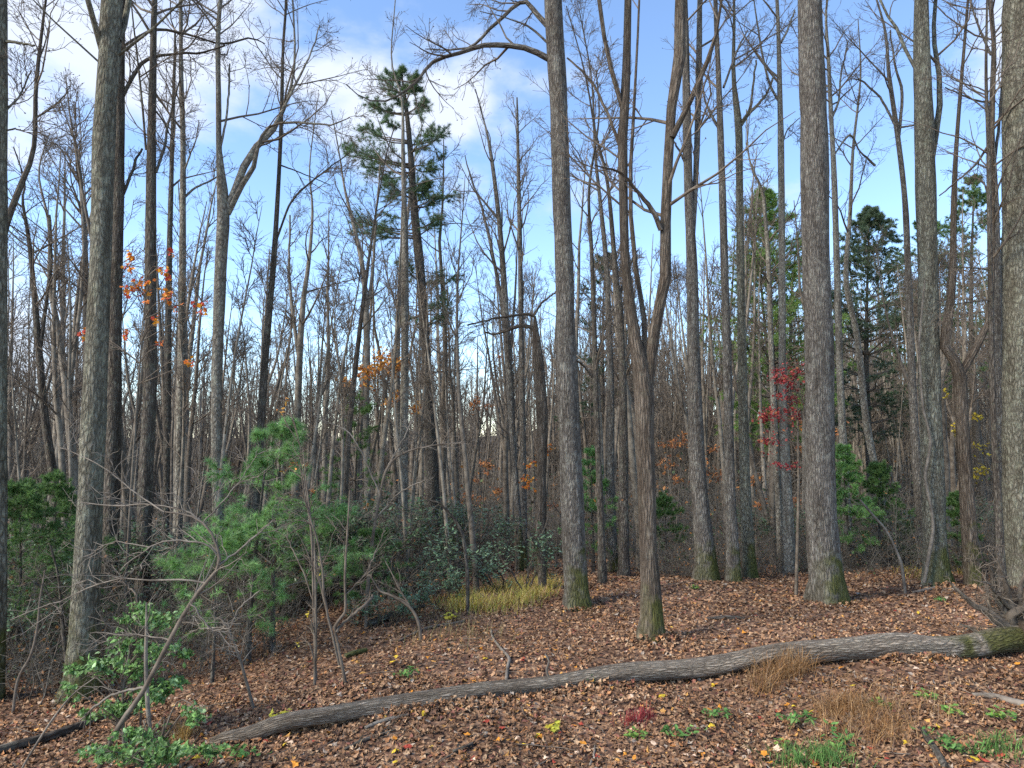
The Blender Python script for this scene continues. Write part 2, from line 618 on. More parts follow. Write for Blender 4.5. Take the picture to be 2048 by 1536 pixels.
m, nt, b, out = new_mat('forest_floor')
tc = N(nt.nodes, 'ShaderNodeNewGeometry')
vo = N(nt.nodes, 'ShaderNodeTexVoronoi', inp={'Scale': 13.0, 'Randomness': 1.0})
nt.links.new(tc.outputs['Position'], vo.inputs['Vector'])
sx = N(nt.nodes, 'ShaderNodeSeparateColor')
nt.links.new(vo.outputs['Color'], sx.inputs[0])
fc = ramp(nt, sx.outputs[0], [(0.0, (0.09, 0.05, 0.032)), (0.3, (0.15, 0.082, 0.05)), (0.55, (0.22, 0.122, 0.072)), (0.8, (0.31, 0.18, 0.108)), (1.0, (0.42, 0.28, 0.18))])
bn = N(nt.nodes, 'ShaderNodeTexNoise', inp={'Scale': 0.35, 'Detail': 6.0, 'Roughness': 0.6})
nt.links.new(tc.outputs['Position'], bn.inputs['Vector'])
fb = ramp(nt, bn.outputs['Fac'], [(0.35, (0.5, 0.48, 0.46)), (0.65, (1.0, 1.0, 1.0))])
fs = N(nt.nodes, 'ShaderNodeSeparateXYZ')
nt.links.new(tc.outputs['Position'], fs.inputs[0])
fm = N(nt.nodes, 'ShaderNodeMapRange', inp={'From Min': 19.0, 'From Max': 30.0})
nt.links.new(fs.outputs['Y'], fm.inputs['Value'])
duff = ramp(nt, bn.outputs['Fac'], [(0.3, (0.045, 0.036, 0.026)), (0.5, (0.085, 0.065, 0.045)), (0.7, (0.13, 0.095, 0.062))])
fcol = mixc(nt, fm.outputs[0], mixc(nt, 1.0, fc, fb, 'MULTIPLY'), duff)
nt.links.new(fcol, b.inputs['Base Color'])
b.inputs['Roughness'].default_value = 0.9
bp = N(nt.nodes, 'ShaderNodeBump', inp={'Strength': 0.6, 'Distance': 0.05})
nt.links.new(vo.outputs['Distance'], bp.inputs['Height'])
nt.links.new(bp.outputs[0], b.inputs['Normal'])
M_floor = m

# ------------------------------------------------------------------ ground


def grown_axis(lo, hi, step, far, fac=1.16):
    core = np.arange(lo, hi + step, step)
    out_, s, p = [], step, hi
    while p < far:
        s *= fac
        p += s
        out_.append(p)
    inn, s, p = [], step, lo
    while p > -far:
        s *= fac
        p -= s
        inn.append(p)
    return np.concatenate([np.array(inn[::-1]), core, np.array(out_)])


gx = grown_axis(-24, 26, 0.4, 900)
gy = grown_axis(2, 44, 0.4, 1500)
gy = gy[gy > -60]
X, Yg = np.meshgrid(gx, gy)
Z = terrain(X, Yg)
V = np.stack([X, Yg, Z], -1).reshape(-1, 3)
nx, ny = len(gx), len(gy)
ii = np.arange(nx * ny).reshape(ny, nx)
Q = np.stack([ii[:-1, :-1], ii[:-1, 1:], ii[1:, 1:], ii[1:, :-1]], -1).reshape(-1, 4)
a = Acc()
a.add(V, Q)
g = link('ground', a.mesh('ground', mat=M_floor))
tag(g, 'leaf-strewn forest floor rising to a low knoll and falling away behind', 'ground', kind='structure')


def tnormal(x, y):
    e = 0.1
    dzx = (terrain(x + e, y) - terrain(x - e, y)) / (2 * e)
    dzy = (terrain(x, y + e) - terrain(x, y - e)) / (2 * e)
    return norm(np.stack([-dzx, -dzy, np.ones_like(dzx)], -1))


LIT_C = [(0.115, 0.063, 0.038), (0.195, 0.108, 0.058), (0.28, 0.155, 0.08), (0.375, 0.218, 0.116), (0.46, 0.30, 0.17), (0.40, 0.19, 0.08), (0.24, 0.10, 0.065), (0.56, 0.29, 0.08), (0.43, 0.34, 0.25)]
LIT_W = [12, 20, 24, 20, 11, 9, 5, 1.8, 3]


def litter_points(n, y0, y1, marg=1.18):
    y = np.sqrt(rng.uniform(y0 ** 2, y1 ** 2, n))
    x = rng.uniform(-1, 1, n) * (y * 0.74 * marg + 1.9)
    return x, y


a = Acc()
for (n, y0, y1, shp, s0, s1) in ((21000, 4.6, 9.5, 'lobed', 0.04, 0.09), (28000, 4.6, 9.5, 'oval', 0.04, 0.09), (30000, 9.5, 13.5, 'oval', 0.05, 0.10), (50000, 13.5, 19.5, 'diamond', 0.055, 0.11), (16000, 19.5, 28, 'diamond', 0.09, 0.17)):
    x, y = litter_points(n, y0, y1)
    z = terrain(x, y) + rng.uniform(0.002, 0.035, n)
    nr = norm(tnormal(x, y) + rng.normal(0, 0.30, (n, 3)))
    shape = {'lobed': shape_lobed, 'oval': shape_oval, 'diamond': shape_diamond}[shp]()
    lc = palette(LIT_C, LIT_W, n, 0.15)
    lc[:, :3] *= 0.93
    damp = np.sin(0.9 * x + 1.7 * np.sin(0.5 * y)) * np.sin(1.1 * y + 1.3 * np.sin(0.7 * x)) + 0.5 * np.sin(2.7 * x + y) * np.sin(2.3 * y - 0.6 * x)
    lc[:, :3] *= (0.95 + 0.2 * damp)[:, None]        # drier and damper drifts
    leaves(a, shape, np.stack([x, y, z], 1), nr, rng.uniform(s0, s1, n), lc, curl=0.9)
# leaves drifted up against trunk feet and along the fallen tree
feet = [(1156, 1218, 0.30), (1305, 1278, 0.24), (1657, 1208, 0.42), (1872, 1172, 0.32), (164, 1398, 0.3), (1412, 1132, 0.32), (1467, 1132, 0.24), (1498, 1122, 0.24), (1579, 1138, 0.22)]
dx, dy, dz = [], [], []
for (u_, v_, r_) in feet:
    h_ = ground_hit(u_, v_)
    n = 260
    an, dd = rng.uniform(0, 6.28, n), r_ * 0.8 + np.abs(rng.normal(0, 0.22, n))
    dx.append(h_[0] + np.cos(an) * dd)
    dy.append(h_[1] + np.sin(an) * dd)
    dz.append(0.09 * np.exp(-(dd - r_ * 0.8) / 0.16))
lu = np.linspace(470, 1960, 130)
lv = np.interp(lu, [470, 562, 650, 826, 1001, 1107, 1247, 1350, 1489, 1594, 1664, 1735, 1805, 1875, 1960], [1485, 1460, 1448, 1425, 1400, 1382, 1367, 1356, 1339, 1324, 1315, 1314, 1322, 1322, 1312])
for (u_, v_) in zip(lu, lv):
    h_ = ground_hit(u_, v_)
    n = 14
    off = np.abs(rng.normal(0, 0.11, n))
    dx.append(h_[0] + rng.normal(0, 0.06, n))
    dy.append(h_[1] - 0.02 - off)
    dz.append(0.07 * np.exp(-off / 0.08))
x, y, dz = map(np.concatenate, (dx, dy, dz))
n = len(x)
leaves(a, shape_lobed(), np.stack([x, y, terrain(x, y) + dz + rng.uniform(0.005, 0.04, n)], 1), norm(tnormal(x, y) + rng.normal(0, 0.5, (n, 3))), rng.uniform(0.045, 0.095, n), palette(LIT_C, LIT_W, n, 0.2), curl=0.9)
tw_n = 900
x, y = litter_points(tw_n, 4.8, 17)
an = rng.uniform(0, 6.28, tw_n)
P = wander(np.stack([x, y, 0 * x], 1), np.stack([np.cos(an), np.sin(an), 0 * an], 1), 0.12 + 0.5 * rng.random(tw_n) ** 2.5, 5, 0.16, 0)
P[..., 2] = terrain(P[..., 0], P[..., 1]) + 0.028 + 0.02 * rng.random((tw_n, 1))
B2 = Acc()
tubes(B2, P, (rng.uniform(0.002, 0.006, tw_n))[:, None] * np.linspace(1.2, 0.6, 5)[None], 4)
o = link('litter_twigs', B2.mesh('litter_twigs', mat=M_twig))
tag(o, 'short broken twigs strewn through the dry leaves', 'twigs', kind='stuff')
o = link('leaf_litter', a.mesh('leaf_litter', smooth=False, mat=M_litter))
tag(o, 'deep litter of dry brown and russet leaves over the clearing', 'leaf litter', kind='stuff')

# ------------------------------------------------------------------ traced trees
LAND = []        # landmarks (x, y, phrase)


def trace(pts, Y0, dY=0.0):
    m = len(pts)
    out_ = []
    for i, (u, v, w) in enumerate(pts):
        Yk = Y0 + dY * (i / max(m - 1, 1)) ** 1.2
        p = at(u, v, Yk)
        depth = Yk * cos(PITCH) + (p[2] - CAMZ) * sin(PITCH)
        out_.append([*p, max(w, 1.2) * 0.47 * depth / F])
    return np.array(out_)


def buds(acc, tips, size=0.02, frac=0.5):
    if len(tips) == 0:
        return
    k = rng.random(len(tips)) < frac
    p = tips[k]
    leaves(acc, shape_diamond(), p, rng.normal(size=(len(p), 3)), rng.uniform(0.6, 1.5, len(p)) * size, palette([(0.07, 0.05, 0.04), (0.12, 0.08, 0.05)], [1, 1], len(p)))


def twig_levels(P, R, n2, n3, rmin, lf2=0.45, lf3=0.4, up=0.06, tips=True, wig=0.2):
    a_ = Acc()
    P2, R2 = grow(P, R, n2, lf2, (25, 60), up=up, wig=wig, npts=5, tmin=0.15, rmin=rmin * 1.3, lmin=0.35, lmax=3.2)
    tubes(a_, P2, R2, 4)
    P3, R3 = grow(P2, R2, n3, lf3, (25, 60), up=up, wig=wig * 1.1, npts=4, tmin=0.15, rmin=rmin, lmin=0.2, lmax=1.3)
    tubes(a_, P3, R3, 3)
    if tips and len(P3):
        buds(a_, np.concatenate([P3[:, -1], P2[:, -1]]), 0.03, 0.55)
    return a_


def tree(label, trunk, Y=None, limbs=(), mat=None, height=21.0, bz=None, n1=14, L1=3.2, ang=(35, 65), rmin=0.0036, n2=6, n3=5, name='bare_tree',
         flare=(0.55, 0.35), group='bare trees around the clearing', sides=18, land=None, lump=0.04, tw=None, up1=0.06):
    mat = mat or M_poplar
    u0, v0, w0 = trunk[0]
    if Y is None:
        hit = ground_hit(u0, v0)
        Y = hit[1]
    tp = trace(trunk, Y)
    if Y is not None:
        # foot of the trunk on the terrain
        p0 = tp[0].copy()
        zt = terrain(p0[0], p0[1]) - 0.12
        if p0[2] > zt + 0.02:
            tp = np.vstack([[p0[0], p0[1], zt, p0[3] * 1.05], tp])
        else:
            tp[0, 2] = zt
    base = tp[0, :3].copy()
    top = tp[-1]
    d = unit(tp[-1, :3] - tp[-2, :3])
    if d[2] < 0.8:
        d = unit(d + np.array([0, 0, 0.8]))
    if base[2] + height > top[2] + 1.0:
        L = (base[2] + height - top[2]) / d[2]
        e1 = top[:3] + d * L * 0.5 + rng.normal(0, 0.15, 3)
        e2 = top[:3] + d * L + rng.normal(0, 0.3, 3)
        tp = np.vstack([tp, [*e1, top[3] * 0.6], [*e2, 0.015]])
    else:
        tp[-1, 3] = min(tp[-1, 3], 0.03)
    tp = resample(tp, 46)
    tp[:, 3] = np.maximum(tp[:, 3], 0.008)
    root = empty(name, base, label, 'tree', group)
    A = Acc()
    tubes(A, tp[None, :, :3], tp[None, :, 3], sides, lump=lump, flare=flare)
    link('trunk', A.mesh('trunk', origin=base, mat=mat), root)
    allP, allR = [], []
    for li in limbs:
        pts, dY = li[0], li[1]
        lp = trace(pts, Y, dY)
        lp[:, 3] *= 0.9
        # carry the limb on out of the picture when it ends at the frame's top edge
        if pts[-1][1] <= 4:
            dd = unit(unit(lp[-1, :3] - lp[-2, :3]) + np.array([0, 0, 0.35]))
            Lx = max(2.0, base[2] + height * 0.92 - lp[-1, 2])
            lp = np.vstack([lp, [*(lp[-1, :3] + dd * Lx * 0.5), lp[-1, 3] * 0.55], [*(lp[-1, :3] + dd * Lx + rng.normal(0, .3, 3)), 0.012]])
        lp = resample(lp, 18)
        lp[:, :3] += rng.normal(0, 1, (18, 3)) * (np.minimum(lp[:, 3], 0.03) * 0.45)[:, None] * np.linspace(0, 1, 18)[:, None]
        lp[:, 3] = np.maximum(lp[:, 3], 0.006)
        A = Acc()
        tubes(A, lp[None, :, :3], lp[None, :, 3], 10 if lp[0, 3] > 0.06 else 7, lump=0.05, s0=6.0)
        lo = link('limb', A.mesh('limb', origin=base, mat=mat), root)
        plen = np.linalg.norm(np.diff(lp[:, :3], axis=0), axis=1).sum()
        P1b, R1b = grow(lp[None, :, :3], lp[None, :, 3], np.array([min(max(plen * 1.9, 3), 13)]), 0.36, (30, 65), up=up1, wig=0.16, npts=6, tmin=0.15, rmin=rmin * 1.8, lmin=0.6, lmax=2.4)
        if len(P1b):
            A = Acc()
            tubes(A, P1b, R1b, 5)
            A.merge(twig_levels(P1b, R1b, n2, n3, rmin))
            t_ = link('twigs', A.mesh('twigs', origin=base, mat=tw or M_twig), lo)
            t_['kind'] = 'stuff'
    # crown: further branches along the upper stem, then twigs
    bz_w = base[2] + height * 0.5 if bz is None else (at(u0, bz, Y)[2])
    z = tp[:, 2]
    sel = np.where(z > bz_w)[0]
    A = Acc()
    if len(sel) > 3:
        seg = resample(tp[sel[0]:], 16)
        P0, R0 = seg[None, :, :3], seg[None, :, 3]
        P1, R1 = grow(P0, R0, np.array([n1]), 1.0, ang, up=up1, wig=0.13, npts=7, tmin=0.0, tmax=0.97, rmin=rmin * 2, labs=L1, lmin=0.8, lmax=6.0, rfac=0.5)
        tubes(A, P1, R1, 5)
    else:
        P1, R1 = np.zeros((0, 7, 3)), np.zeros((0, 7))
    if len(P1):
        T2 = twig_levels(P1, R1, n2, n3, rmin)
        A.merge(T2)
        link('crown', A.mesh('crown', origin=base, mat=tw or M_twig), root)
    if land:
        LAND.append((base[0], base[1], land))
    return root, Y, tp


# main trunks of the clearing
r_center, Y8, tp8 = tree('tall grey trunk with a mossy foot and one long arching limb',
     [(1156, 1218, 54), (1152, 1150, 48), (1144, 1000, 49), (1134, 750, 41), (1129, 540, 40), (1123, 400, 38), (1117, 200, 38), (1106, 0, 37)],
     limbs=[([(1098, 118, 15), (1054, 97, 13), (1001, 90, 12), (966, 91, 11), (928, 102, 10), (861, 125, 8), (847, 148, 7), (819, 176, 6), (773, 202, 4), (727, 197, 3), (692, 169, 2)], -0.8),
            ([(1098, 55, 14), (1075, 30, 12), (1047, 3, 10), (1005, 35, 8), (975, 62, 7), (945, 92, 6), (905, 100, 4), (850, 98, 2)], 0.9),
            ([(1098, 88, 6), (1060, 55, 5), (1020, 38, 3), (960, 22, 2)], 0.3)],
     height=25, bz=-250, n1=10, land='the arching-limb trunk')
r_fork, Y9, tp9 = tree('brown-barked tree forking at mid height into upright stems',
     [(1305, 1278, 50), (1304, 1200, 43), (1297, 1100, 36), (1294, 1000, 39), (1289, 850, 39), (1287, 770, 40), (1272, 690, 27), (1252, 540, 20), (1247, 400, 19), (1245, 270, 20), (1250, 200, 20), (1256, 0, 15)],
     limbs=[([(1294, 775, 30), (1301, 700, 28), (1323, 600, 25), (1331, 540, 27), (1332, 400, 24), (1345, 200, 24), (1360, 100, 28), (1361, 0, 25)], 0.15),
            ([(1293, 740, 13), (1292, 676, 13), (1279, 570, 12), (1265, 492, 11), (1260, 370, 10), (1266, 250, 8), (1272, 120, 6), (1280, 0, 5)], 0.9),
            ([(1245, 215, 12), (1235, 190, 12), (1212, 88, 11), (1198, 0, 10)], -0.3),
            ([(1242, 300, 9), (1232, 270, 8), (1210, 215, 7), (1180, 160, 6), (1133, 116, 4)], 0.5),
            ([(1345, 275, 15), (1383, 197, 13), (1411, 134, 11), (1432, 60, 8), (1443, 3, 6)], -0.6),
            ([(1322, 460, 12), (1305, 420, 11), (1268, 375, 8), (1240, 345, 6), (1190, 330, 3)], -0.5)],
     mat=M_oak, height=22, bz=-150, n1=10, land='the forked brown tree')
r_big, Y14, tp14 = tree('thickest trunk of the clearing, grey furrowed bark with a wide flared foot',
     [(1657, 1208, 76), (1654, 1150, 68), (1648, 1100, 65), (1643, 1040, 62), (1640, 900, 59), (1637, 700, 56), (1633, 540, 55), (1628, 270, 55), (1619, 0, 47)],
     height=28, bz=-420, n1=12, flare=(0.62, 0.26), sides=30, land='the thickest trunk')
r_edge, Y19, tp19 = tree('lichen-pale trunk standing behind the upended root plate',
     [(2046, 1172, 82), (2046, 1000, 76), (2046, 540, 74), (2045, 270, 72), (2046, 0, 70)],
     mat=M_poplar_g, height=27, bz=-400, n1=10, sides=24, land='the pale root-plate trunk')
r_vine, Y16, tp16 = tree('grey-green trunk with a thin vine climbing its side',
     [(1872, 1172, 50), (1870, 1100, 45), (1866, 1000, 43), (1860, 800, 42), (1856, 540, 38), (1848, 270, 38), (1843, 0, 27)],
     limbs=[([(1862, 330, 13), (1874, 250, 13), (1880, 170, 12), (1866, 70, 9), (1872, 0, 8)], 0.3),
            ([(1832, 140, 8), (1815, 110, 8), (1795, 60, 7), (1760, 0, 5)], 0.4)],
     mat=M_poplar_g, height=25, bz=-200, n1=12, sides=20, land='the vine-clad trunk')
r_left, Y2, tp2 = tree('stout straight trunk with a mossy foot rising behind the leafy green bush',
     [(164, 1398, 66), (171, 1200, 54), (180, 1000, 49), (192, 750, 45), (201, 540, 41), (207, 270, 42), (220, 100, 41), (224, 0, 41)],
     limbs=[([(204, 100, 14), (192, 60, 12), (176, 0, 12)], -0.4),
            ([(236, 80, 16), (248, 45, 14), (258, 0, 13)], 0.4),
            ([(200, 126, 5), (165, 85, 5), (105, 40, 4), (52, -10, 3)], -0.8),
            ([(238, 110, 7), (262, 90, 6), (302, 60, 6), (340, 30, 5), (372, -5, 4)], -0.3)],
     mat=M_poplar_g, height=24, bz=-150, n1=10, sides=20, land='the stout mossy trunk')
tree('darker trunk close behind the stout mossy one',
     [(213, 1275, 38), (220, 1100, 33), (226, 900, 31), (231, 600, 26), (236, 400, 23), (239, 250, 20), (240, 120, 19), (243, 0, 16)],
     limbs=[([(240, 205, 9), (262, 160, 9), (290, 121, 8), (345, 108, 6), (400, 106, 5), (450, 90, 3)], 0.6),
            ([(240, 405, 7), (262, 350, 7), (283, 296, 5)], 0.3),
            ([(240, 100, 7), (262, 82, 6), (310, 60, 7), (360, 65, 6), (410, 80, 5), (450, 88, 5), (500, 76, 4), (530, 88, 2)], 1.2)],
     mat=M_dark, height=24, bz=-50, n1=12)
tree('trunk cut by the picture edge beside a dark thicket of young pines', [(-10, 1180, 44), (-8, 900, 40), (-6, 500, 36), (-4, 0, 34)], Y=10.5,
     limbs=[([(8, 82, 8), (30, 84, 7), (68, 92, 5)], -0.2), ([(8, 225, 5), (40, 190, 4), (62, 140, 3)], 0.2), ([(8, 262, 4), (30, 258, 4), (48, 262, 3)], 0.1)], mat=M_poplar_g, height=22, bz=-100)
tree('straight speckled trunk beside the darker left-leaning limb tree', [(285, 1180, 30), (290, 1000, 29), (299, 800, 27), (301, 540, 23), (303, 300, 18), (306, 150, 14), (309, 0, 11)], Y=14.5,
     limbs=[([(312, 345, 7), (330, 290, 6), (333, 262, 6), (345, 215, 5), (360, 160, 3)], 0.6), ([(305, 215, 5), (325, 240, 4), (350, 290, 3)], 0.4), ([(292, 300, 5), (284, 200, 5), (272, 90, 4), (262, 0, 3)], -0.4)],
     mat=M_dark, height=20, bz=300, n1=18, land='the straight speckled trunk')
tree('slim straight trunk with side shoots all the way up', [(352, 1150, 20), (358, 1000, 18), (362, 800, 17), (365, 540, 14), (366, 300, 11), (362, 150, 9), (361, 0, 7)], Y=17.0,
     limbs=[([(369, 395, 6), (392, 375, 5), (425, 360, 4), (440, 345, 3)], 0.5), ([(366, 350, 5), (380, 310, 4), (392, 280, 3), (398, 240, 2)], -0.4)], mat=M_pale, height=21, bz=420, n1=22, L1=2.4, ang=(25, 50))
tree('thin pole-like trunk between two stouter stems', [(330, 1140, 14), (334, 900, 14), (338, 540, 12), (343, 350, 9), (347, 200, 7), (350, 60, 4)], Y=19.5, mat=M_dark, height=18, bz=420, n1=16, L1=2.2)
tree('trunk dividing into a straight stem and a heavy slanting limb', [(437, 1150, 26), (436, 1000, 23), (433, 800, 22), (441, 540, 24), (447, 420, 26), (438, 300, 12), (437, 200, 11), (436, 100, 10), (441, 0, 8)], Y=15.5,
     limbs=[([(452, 425, 17), (470, 380, 17), (492, 325, 17), (515, 290, 15), (550, 255, 13), (568, 215, 9), (585, 160, 6), (590, 90, 5), (585, 0, 4)], 0.6),
            ([(456, 428, 13), (482, 375, 12), (508, 330, 11), (520, 280, 8), (545, 250, 6), (600, 245, 5), (660, 250, 4), (700, 235, 2)], -0.5),
            ([(440, 300, 6), (452, 240, 5), (458, 180, 5), (458, 130, 4)], 0.2), ([(550, 250, 6), (580, 190, 6), (620, 110, 4), (640, 50, 3)], 0.8)],
     mat=M_pale, height=21, bz=330, n1=14, L1=2.4, land='the slanting-limb tree')
tree('dark slanting pole leaning towards the tall pine', [(498, 1150, 18), (513, 1000, 17), (528, 750, 15), (546, 540, 12), (556, 380, 9), (563, 230, 8), (566, 100, 6), (572, 0, 5)], Y=16.0,
     limbs=[([(553, 480, 5), (585, 400, 5), (640, 350, 4), (700, 305, 2)], -0.5), ([(560, 330, 4), (600, 345, 3), (660, 370, 2)], 0.6)], mat=M_dark, height=18, bz=350, n1=16, L1=2.2)
tree('crooked bare stem bending out over the young pines', [(-14, 700, 14), (4, 490, 13), (35, 387, 12), (67, 300, 9), (72, 176, 8), (84, 60, 6), (92, 0, 4)], Y=13.0,
     limbs=[([(70, 236, 5), (100, 218, 4), (130, 190, 3), (140, 172, 2)], 0.3), ([(78, 120, 4), (92, 80, 3), (100, 40, 2)], 0.2)], mat=M_dark, height=15, bz=200, n1=8, L1=1.6)
# trunks at the back of the knoll
tree('trunk splitting into twin stems just above the brown understory', [(1412, 1132, 44), (1404, 1040, 37), (1394, 900, 33), (1387, 700, 26), (1384, 540, 23), (1378, 400, 19), (1373, 200, 17), (1369, 0, 13)], Y=17.2,
     limbs=[([(1384, 480, 15), (1390, 380, 13), (1394, 300, 14), (1396, 200, 15), (1400, 0, 12)], 0.3), ([(1372, 330, 6), (1358, 300, 5), (1340, 270, 3)], -0.3)], mat=M_poplar, height=23, bz=150, n1=12, L1=2.6, land='the twin-stemmed trunk')
tree('straight grey trunk with a green-tinged foot next to a twin-stemmed one', [(1467, 1132, 28), (1461, 1000, 22), (1454, 700, 18), (1449, 540, 16), (1442, 300, 14), (1437, 150, 11), (1431, 0, 9)], Y=17.0,
     limbs=[([(1442, 265, 7), (1420, 225, 6), (1408, 190, 4), (1400, 120, 3)], 0.3), ([(1447, 175, 6), (1460, 140, 5), (1475, 100, 5), (1495, 60, 3)], 0.4)], mat=M_poplar, height=22, bz=200, n1=12, L1=2.4)
tree('lichen-flecked trunk that forks into a spreading limb', [(1498, 1122, 28), (1491, 1000, 23), (1486, 800, 20), (1481, 540, 16), (1479, 350, 15), (1477, 250, 15), (1467, 150, 9), (1468, 0, 5)], Y=18.0,
     limbs=[([(1482, 250, 9), (1497, 228, 8), (1513, 212, 7), (1535, 185, 5), (1548, 150, 4)], 0.4), ([(1476, 255, 8), (1500, 215, 6), (1507, 160, 5), (1513, 120, 4)], -0.4)], mat=M_poplar_g, height=21, bz=150, n1=14, L1=2.6, land='the lichen-flecked forked trunk')
tree('pale mottled trunk rising through the red-leaved sapling', [(1579, 1138, 26), (1574, 1000, 22), (1566, 800, 16), (1564, 540, 14), (1562, 300, 13), (1560, 200, 11), (1554, 0, 7)], Y=18.5,
     limbs=[([(1556, 200, 6), (1540, 170, 6), (1525, 110, 5), (1515, 50, 4), (1508, 0, 3)], -0.3), ([(1562, 85, 6), (1575, 60, 5), (1590, 20, 4)], 0.3), ([(1562, 300, 4), (1575, 260, 3), (1600, 235, 2)], 0.3)], mat=M_pale, height=21, bz=200, n1=12, L1=2.4)
tree('thin mottled stem next to the pale trunk and red leaves', [(1562, 1130, 14), (1552, 900, 12), (1542, 700, 11), (1538, 540, 10), (1530, 430, 8), (1524, 380, 6)], Y=19.5, mat=M_pale, height=13, bz=650, n1=12, L1=1.8)
tree('slender pale trunk close behind the thickest one', [(1698, 1120, 20), (1692, 1000, 17), (1680, 750, 14), (1674, 540, 13), (1668, 350, 11), (1662, 230, 9), (1657, 120, 7), (1652, 30, 5)], Y=20.0,
     limbs=[([(1664, 235, 6), (1678, 200, 5), (1682, 150, 4), (1697, 80, 3)], 0.3), ([(1668, 310, 4), (1700, 270, 5), (1718, 300, 4), (1750, 330, 6)], 0.6)], mat=M_pale, height=19, bz=300, n1=14, L1=2.4)
tree('pale bowed trunk curving through the brown understory', [(1790, 1110, 15), (1770, 1020, 14), (1735, 860, 14), (1722, 740, 13), (1712, 660, 12), (1692, 560, 11), (1700, 430, 8), (1706, 300, 6)], Y=21.0, mat=M_pale, height=17, bz=480, n1=14, L1=2.2)
tree('upright trunk behind the vine-clad one with ascending branches', [(1842, 1130, 22), (1838, 1000, 19), (1826, 800, 16), (1816, 540, 13), (1810, 400, 11), (1795, 270, 10), (1778, 150, 8), (1770, 60, 5)], Y=20.5,
     limbs=[([(1796, 285, 8), (1804, 190, 7), (1790, 130, 5), (1780, 60, 3)], 0.5), ([(1790, 250, 6), (1760, 195, 5), (1720, 160, 4), (1700, 158, 2)], 0.2), ([(1800, 255, 5), (1828, 250, 4), (1845, 240, 2)], -0.5)], mat=M_poplar, height=20, bz=300, n1=14, L1=2.4)
tree('dark crotched tree with two thick bowed limbs', [(1946, 1160, 32), (1935, 1000, 28), (1926, 880, 26), (1921, 790, 26), (1918, 745, 24), (1905, 715, 20), (1888, 690, 18), (1893, 660, 20), (1905, 560, 14), (1908, 400, 11), (1915, 260, 8)], Y=15.8,
     limbs=[([(1924, 745, 18), (1940, 715, 17), (1960, 682, 16), (1975, 650, 15), (1983, 560, 12), (1985, 400, 10), (1984, 250, 9), (1988, 120, 7), (1978, 0, 5)], 0.3)], mat=M_oak, height=18, bz=250, n1=10, L1=2.0, land='the dark crotched tree')
tree('slim straight pole standing in front of a crotched tree', [(2003, 1150, 16), (1996, 1000, 14), (1986, 800, 12), (1980, 540, 10), (1977, 300, 8), (1972, 150, 6)], Y=14.5,
     limbs=[([(1978, 538, 4), (1930, 535, 3), (1880, 532, 2)], 0.2), ([(1979, 600, 4), (1935, 605, 3), (1885, 612, 2)], -0.2), ([(1977, 290, 6), (1950, 330, 5), (1905, 370, 4), (1878, 392, 3)], 0.4)], mat=M_dark, height=15, bz=450, n1=12, L1=1.8)
tree('tall upright stem with fine ascending branches beside the pale root-plate trunk', [(2000, 1140, 20), (1998, 900, 18), (1995, 600, 15), (1990, 400, 13), (1983, 250, 11), (1988, 100, 9), (1982, 0, 7)], Y=18.0,
     limbs=[([(1988, 330, 7), (2000, 230, 6), (2005, 150, 5)], 0.3), ([(1982, 110, 6), (1960, 60, 5), (1940, 0, 4)], 0.2), ([(1984, 205, 5), (1950, 200, 4), (1890, 175, 3)], -0.3)], mat=M_poplar, height=21, bz=250, n1=16, L1=2.4)
# middle of the picture, behind the knoll
tree('broken-topped brown tree with bent arms over the laurel bushes', [(1081, 1065, 24), (1083, 960, 21), (1084, 840, 24), (1078, 740, 24), (1074, 690, 17), (1072, 660, 12), (1070, 632, 9)], Y=19.0,
     limbs=[([(1073, 668, 11), (1062, 655, 10), (1040, 652, 9), (1015, 660, 8), (990, 668, 5), (970, 664, 4)], 0.3), ([(1069, 632, 8), (1052, 628, 7), (1025, 632, 6), (985, 638, 5), (935, 650, 4)], -0.3), ([(1068, 630, 6), (1085, 605, 5), (1112, 585, 4)], 0.3)], mat=M_oak, height=4.5, bz=640, n1=3, L1=1.2, land='the broken-topped brown tree')
tree('double stem leaning a little beside the broken-topped tree', [(1040, 1080, 14), (1027, 900, 13), (1020, 780, 16), (1012, 640, 15), (1005, 520, 12), (996, 420, 10), (985, 330, 8), (975, 270, 5)], Y=21.0,
     limbs=[([(1014, 700, 10), (1002, 600, 9), (985, 510, 8), (965, 420, 6), (940, 350, 4), (930, 310, 2)], 0.4)], mat=M_poplar, height=15, bz=560, n1=16, L1=2.2, ang=(20, 45))
tree('slim upright tree with a brushy top between arching limb and pine', [(1048, 1060, 14), (1046, 900, 13), (1043, 700, 12), (1040, 500, 10), (1037, 350, 8), (1035, 240, 5), (1034, 195, 3)], Y=23.0, mat=M_poplar, height=16, bz=560, n1=22, L1=2.2, ang=(20, 45))
tree('mossy slender stem between the two foremost trunks', [(1204, 1132, 17), (1200, 1000, 14), (1192, 800, 12), (1188, 640, 11), (1183, 500, 8), (1178, 380, 6)], Y=16.8,
     limbs=[([(1190, 760, 5), (1165, 730, 5), (1150, 720, 3)], -0.3), ([(1192, 720, 5), (1215, 640, 4), (1240, 600, 3)], 0.3)], mat=M_dark, height=13, bz=760, n1=14, L1=1.7)
tree('grey trunk with a slight sweep behind a forked tree', [(1225, 1105, 22), (1220, 950, 19), (1222, 800, 15), (1217, 640, 13), (1212, 520, 11), (1200, 400, 8), (1190, 300, 6)], Y=20.0, mat=M_poplar, height=17, bz=520, n1=16, L1=2.4)
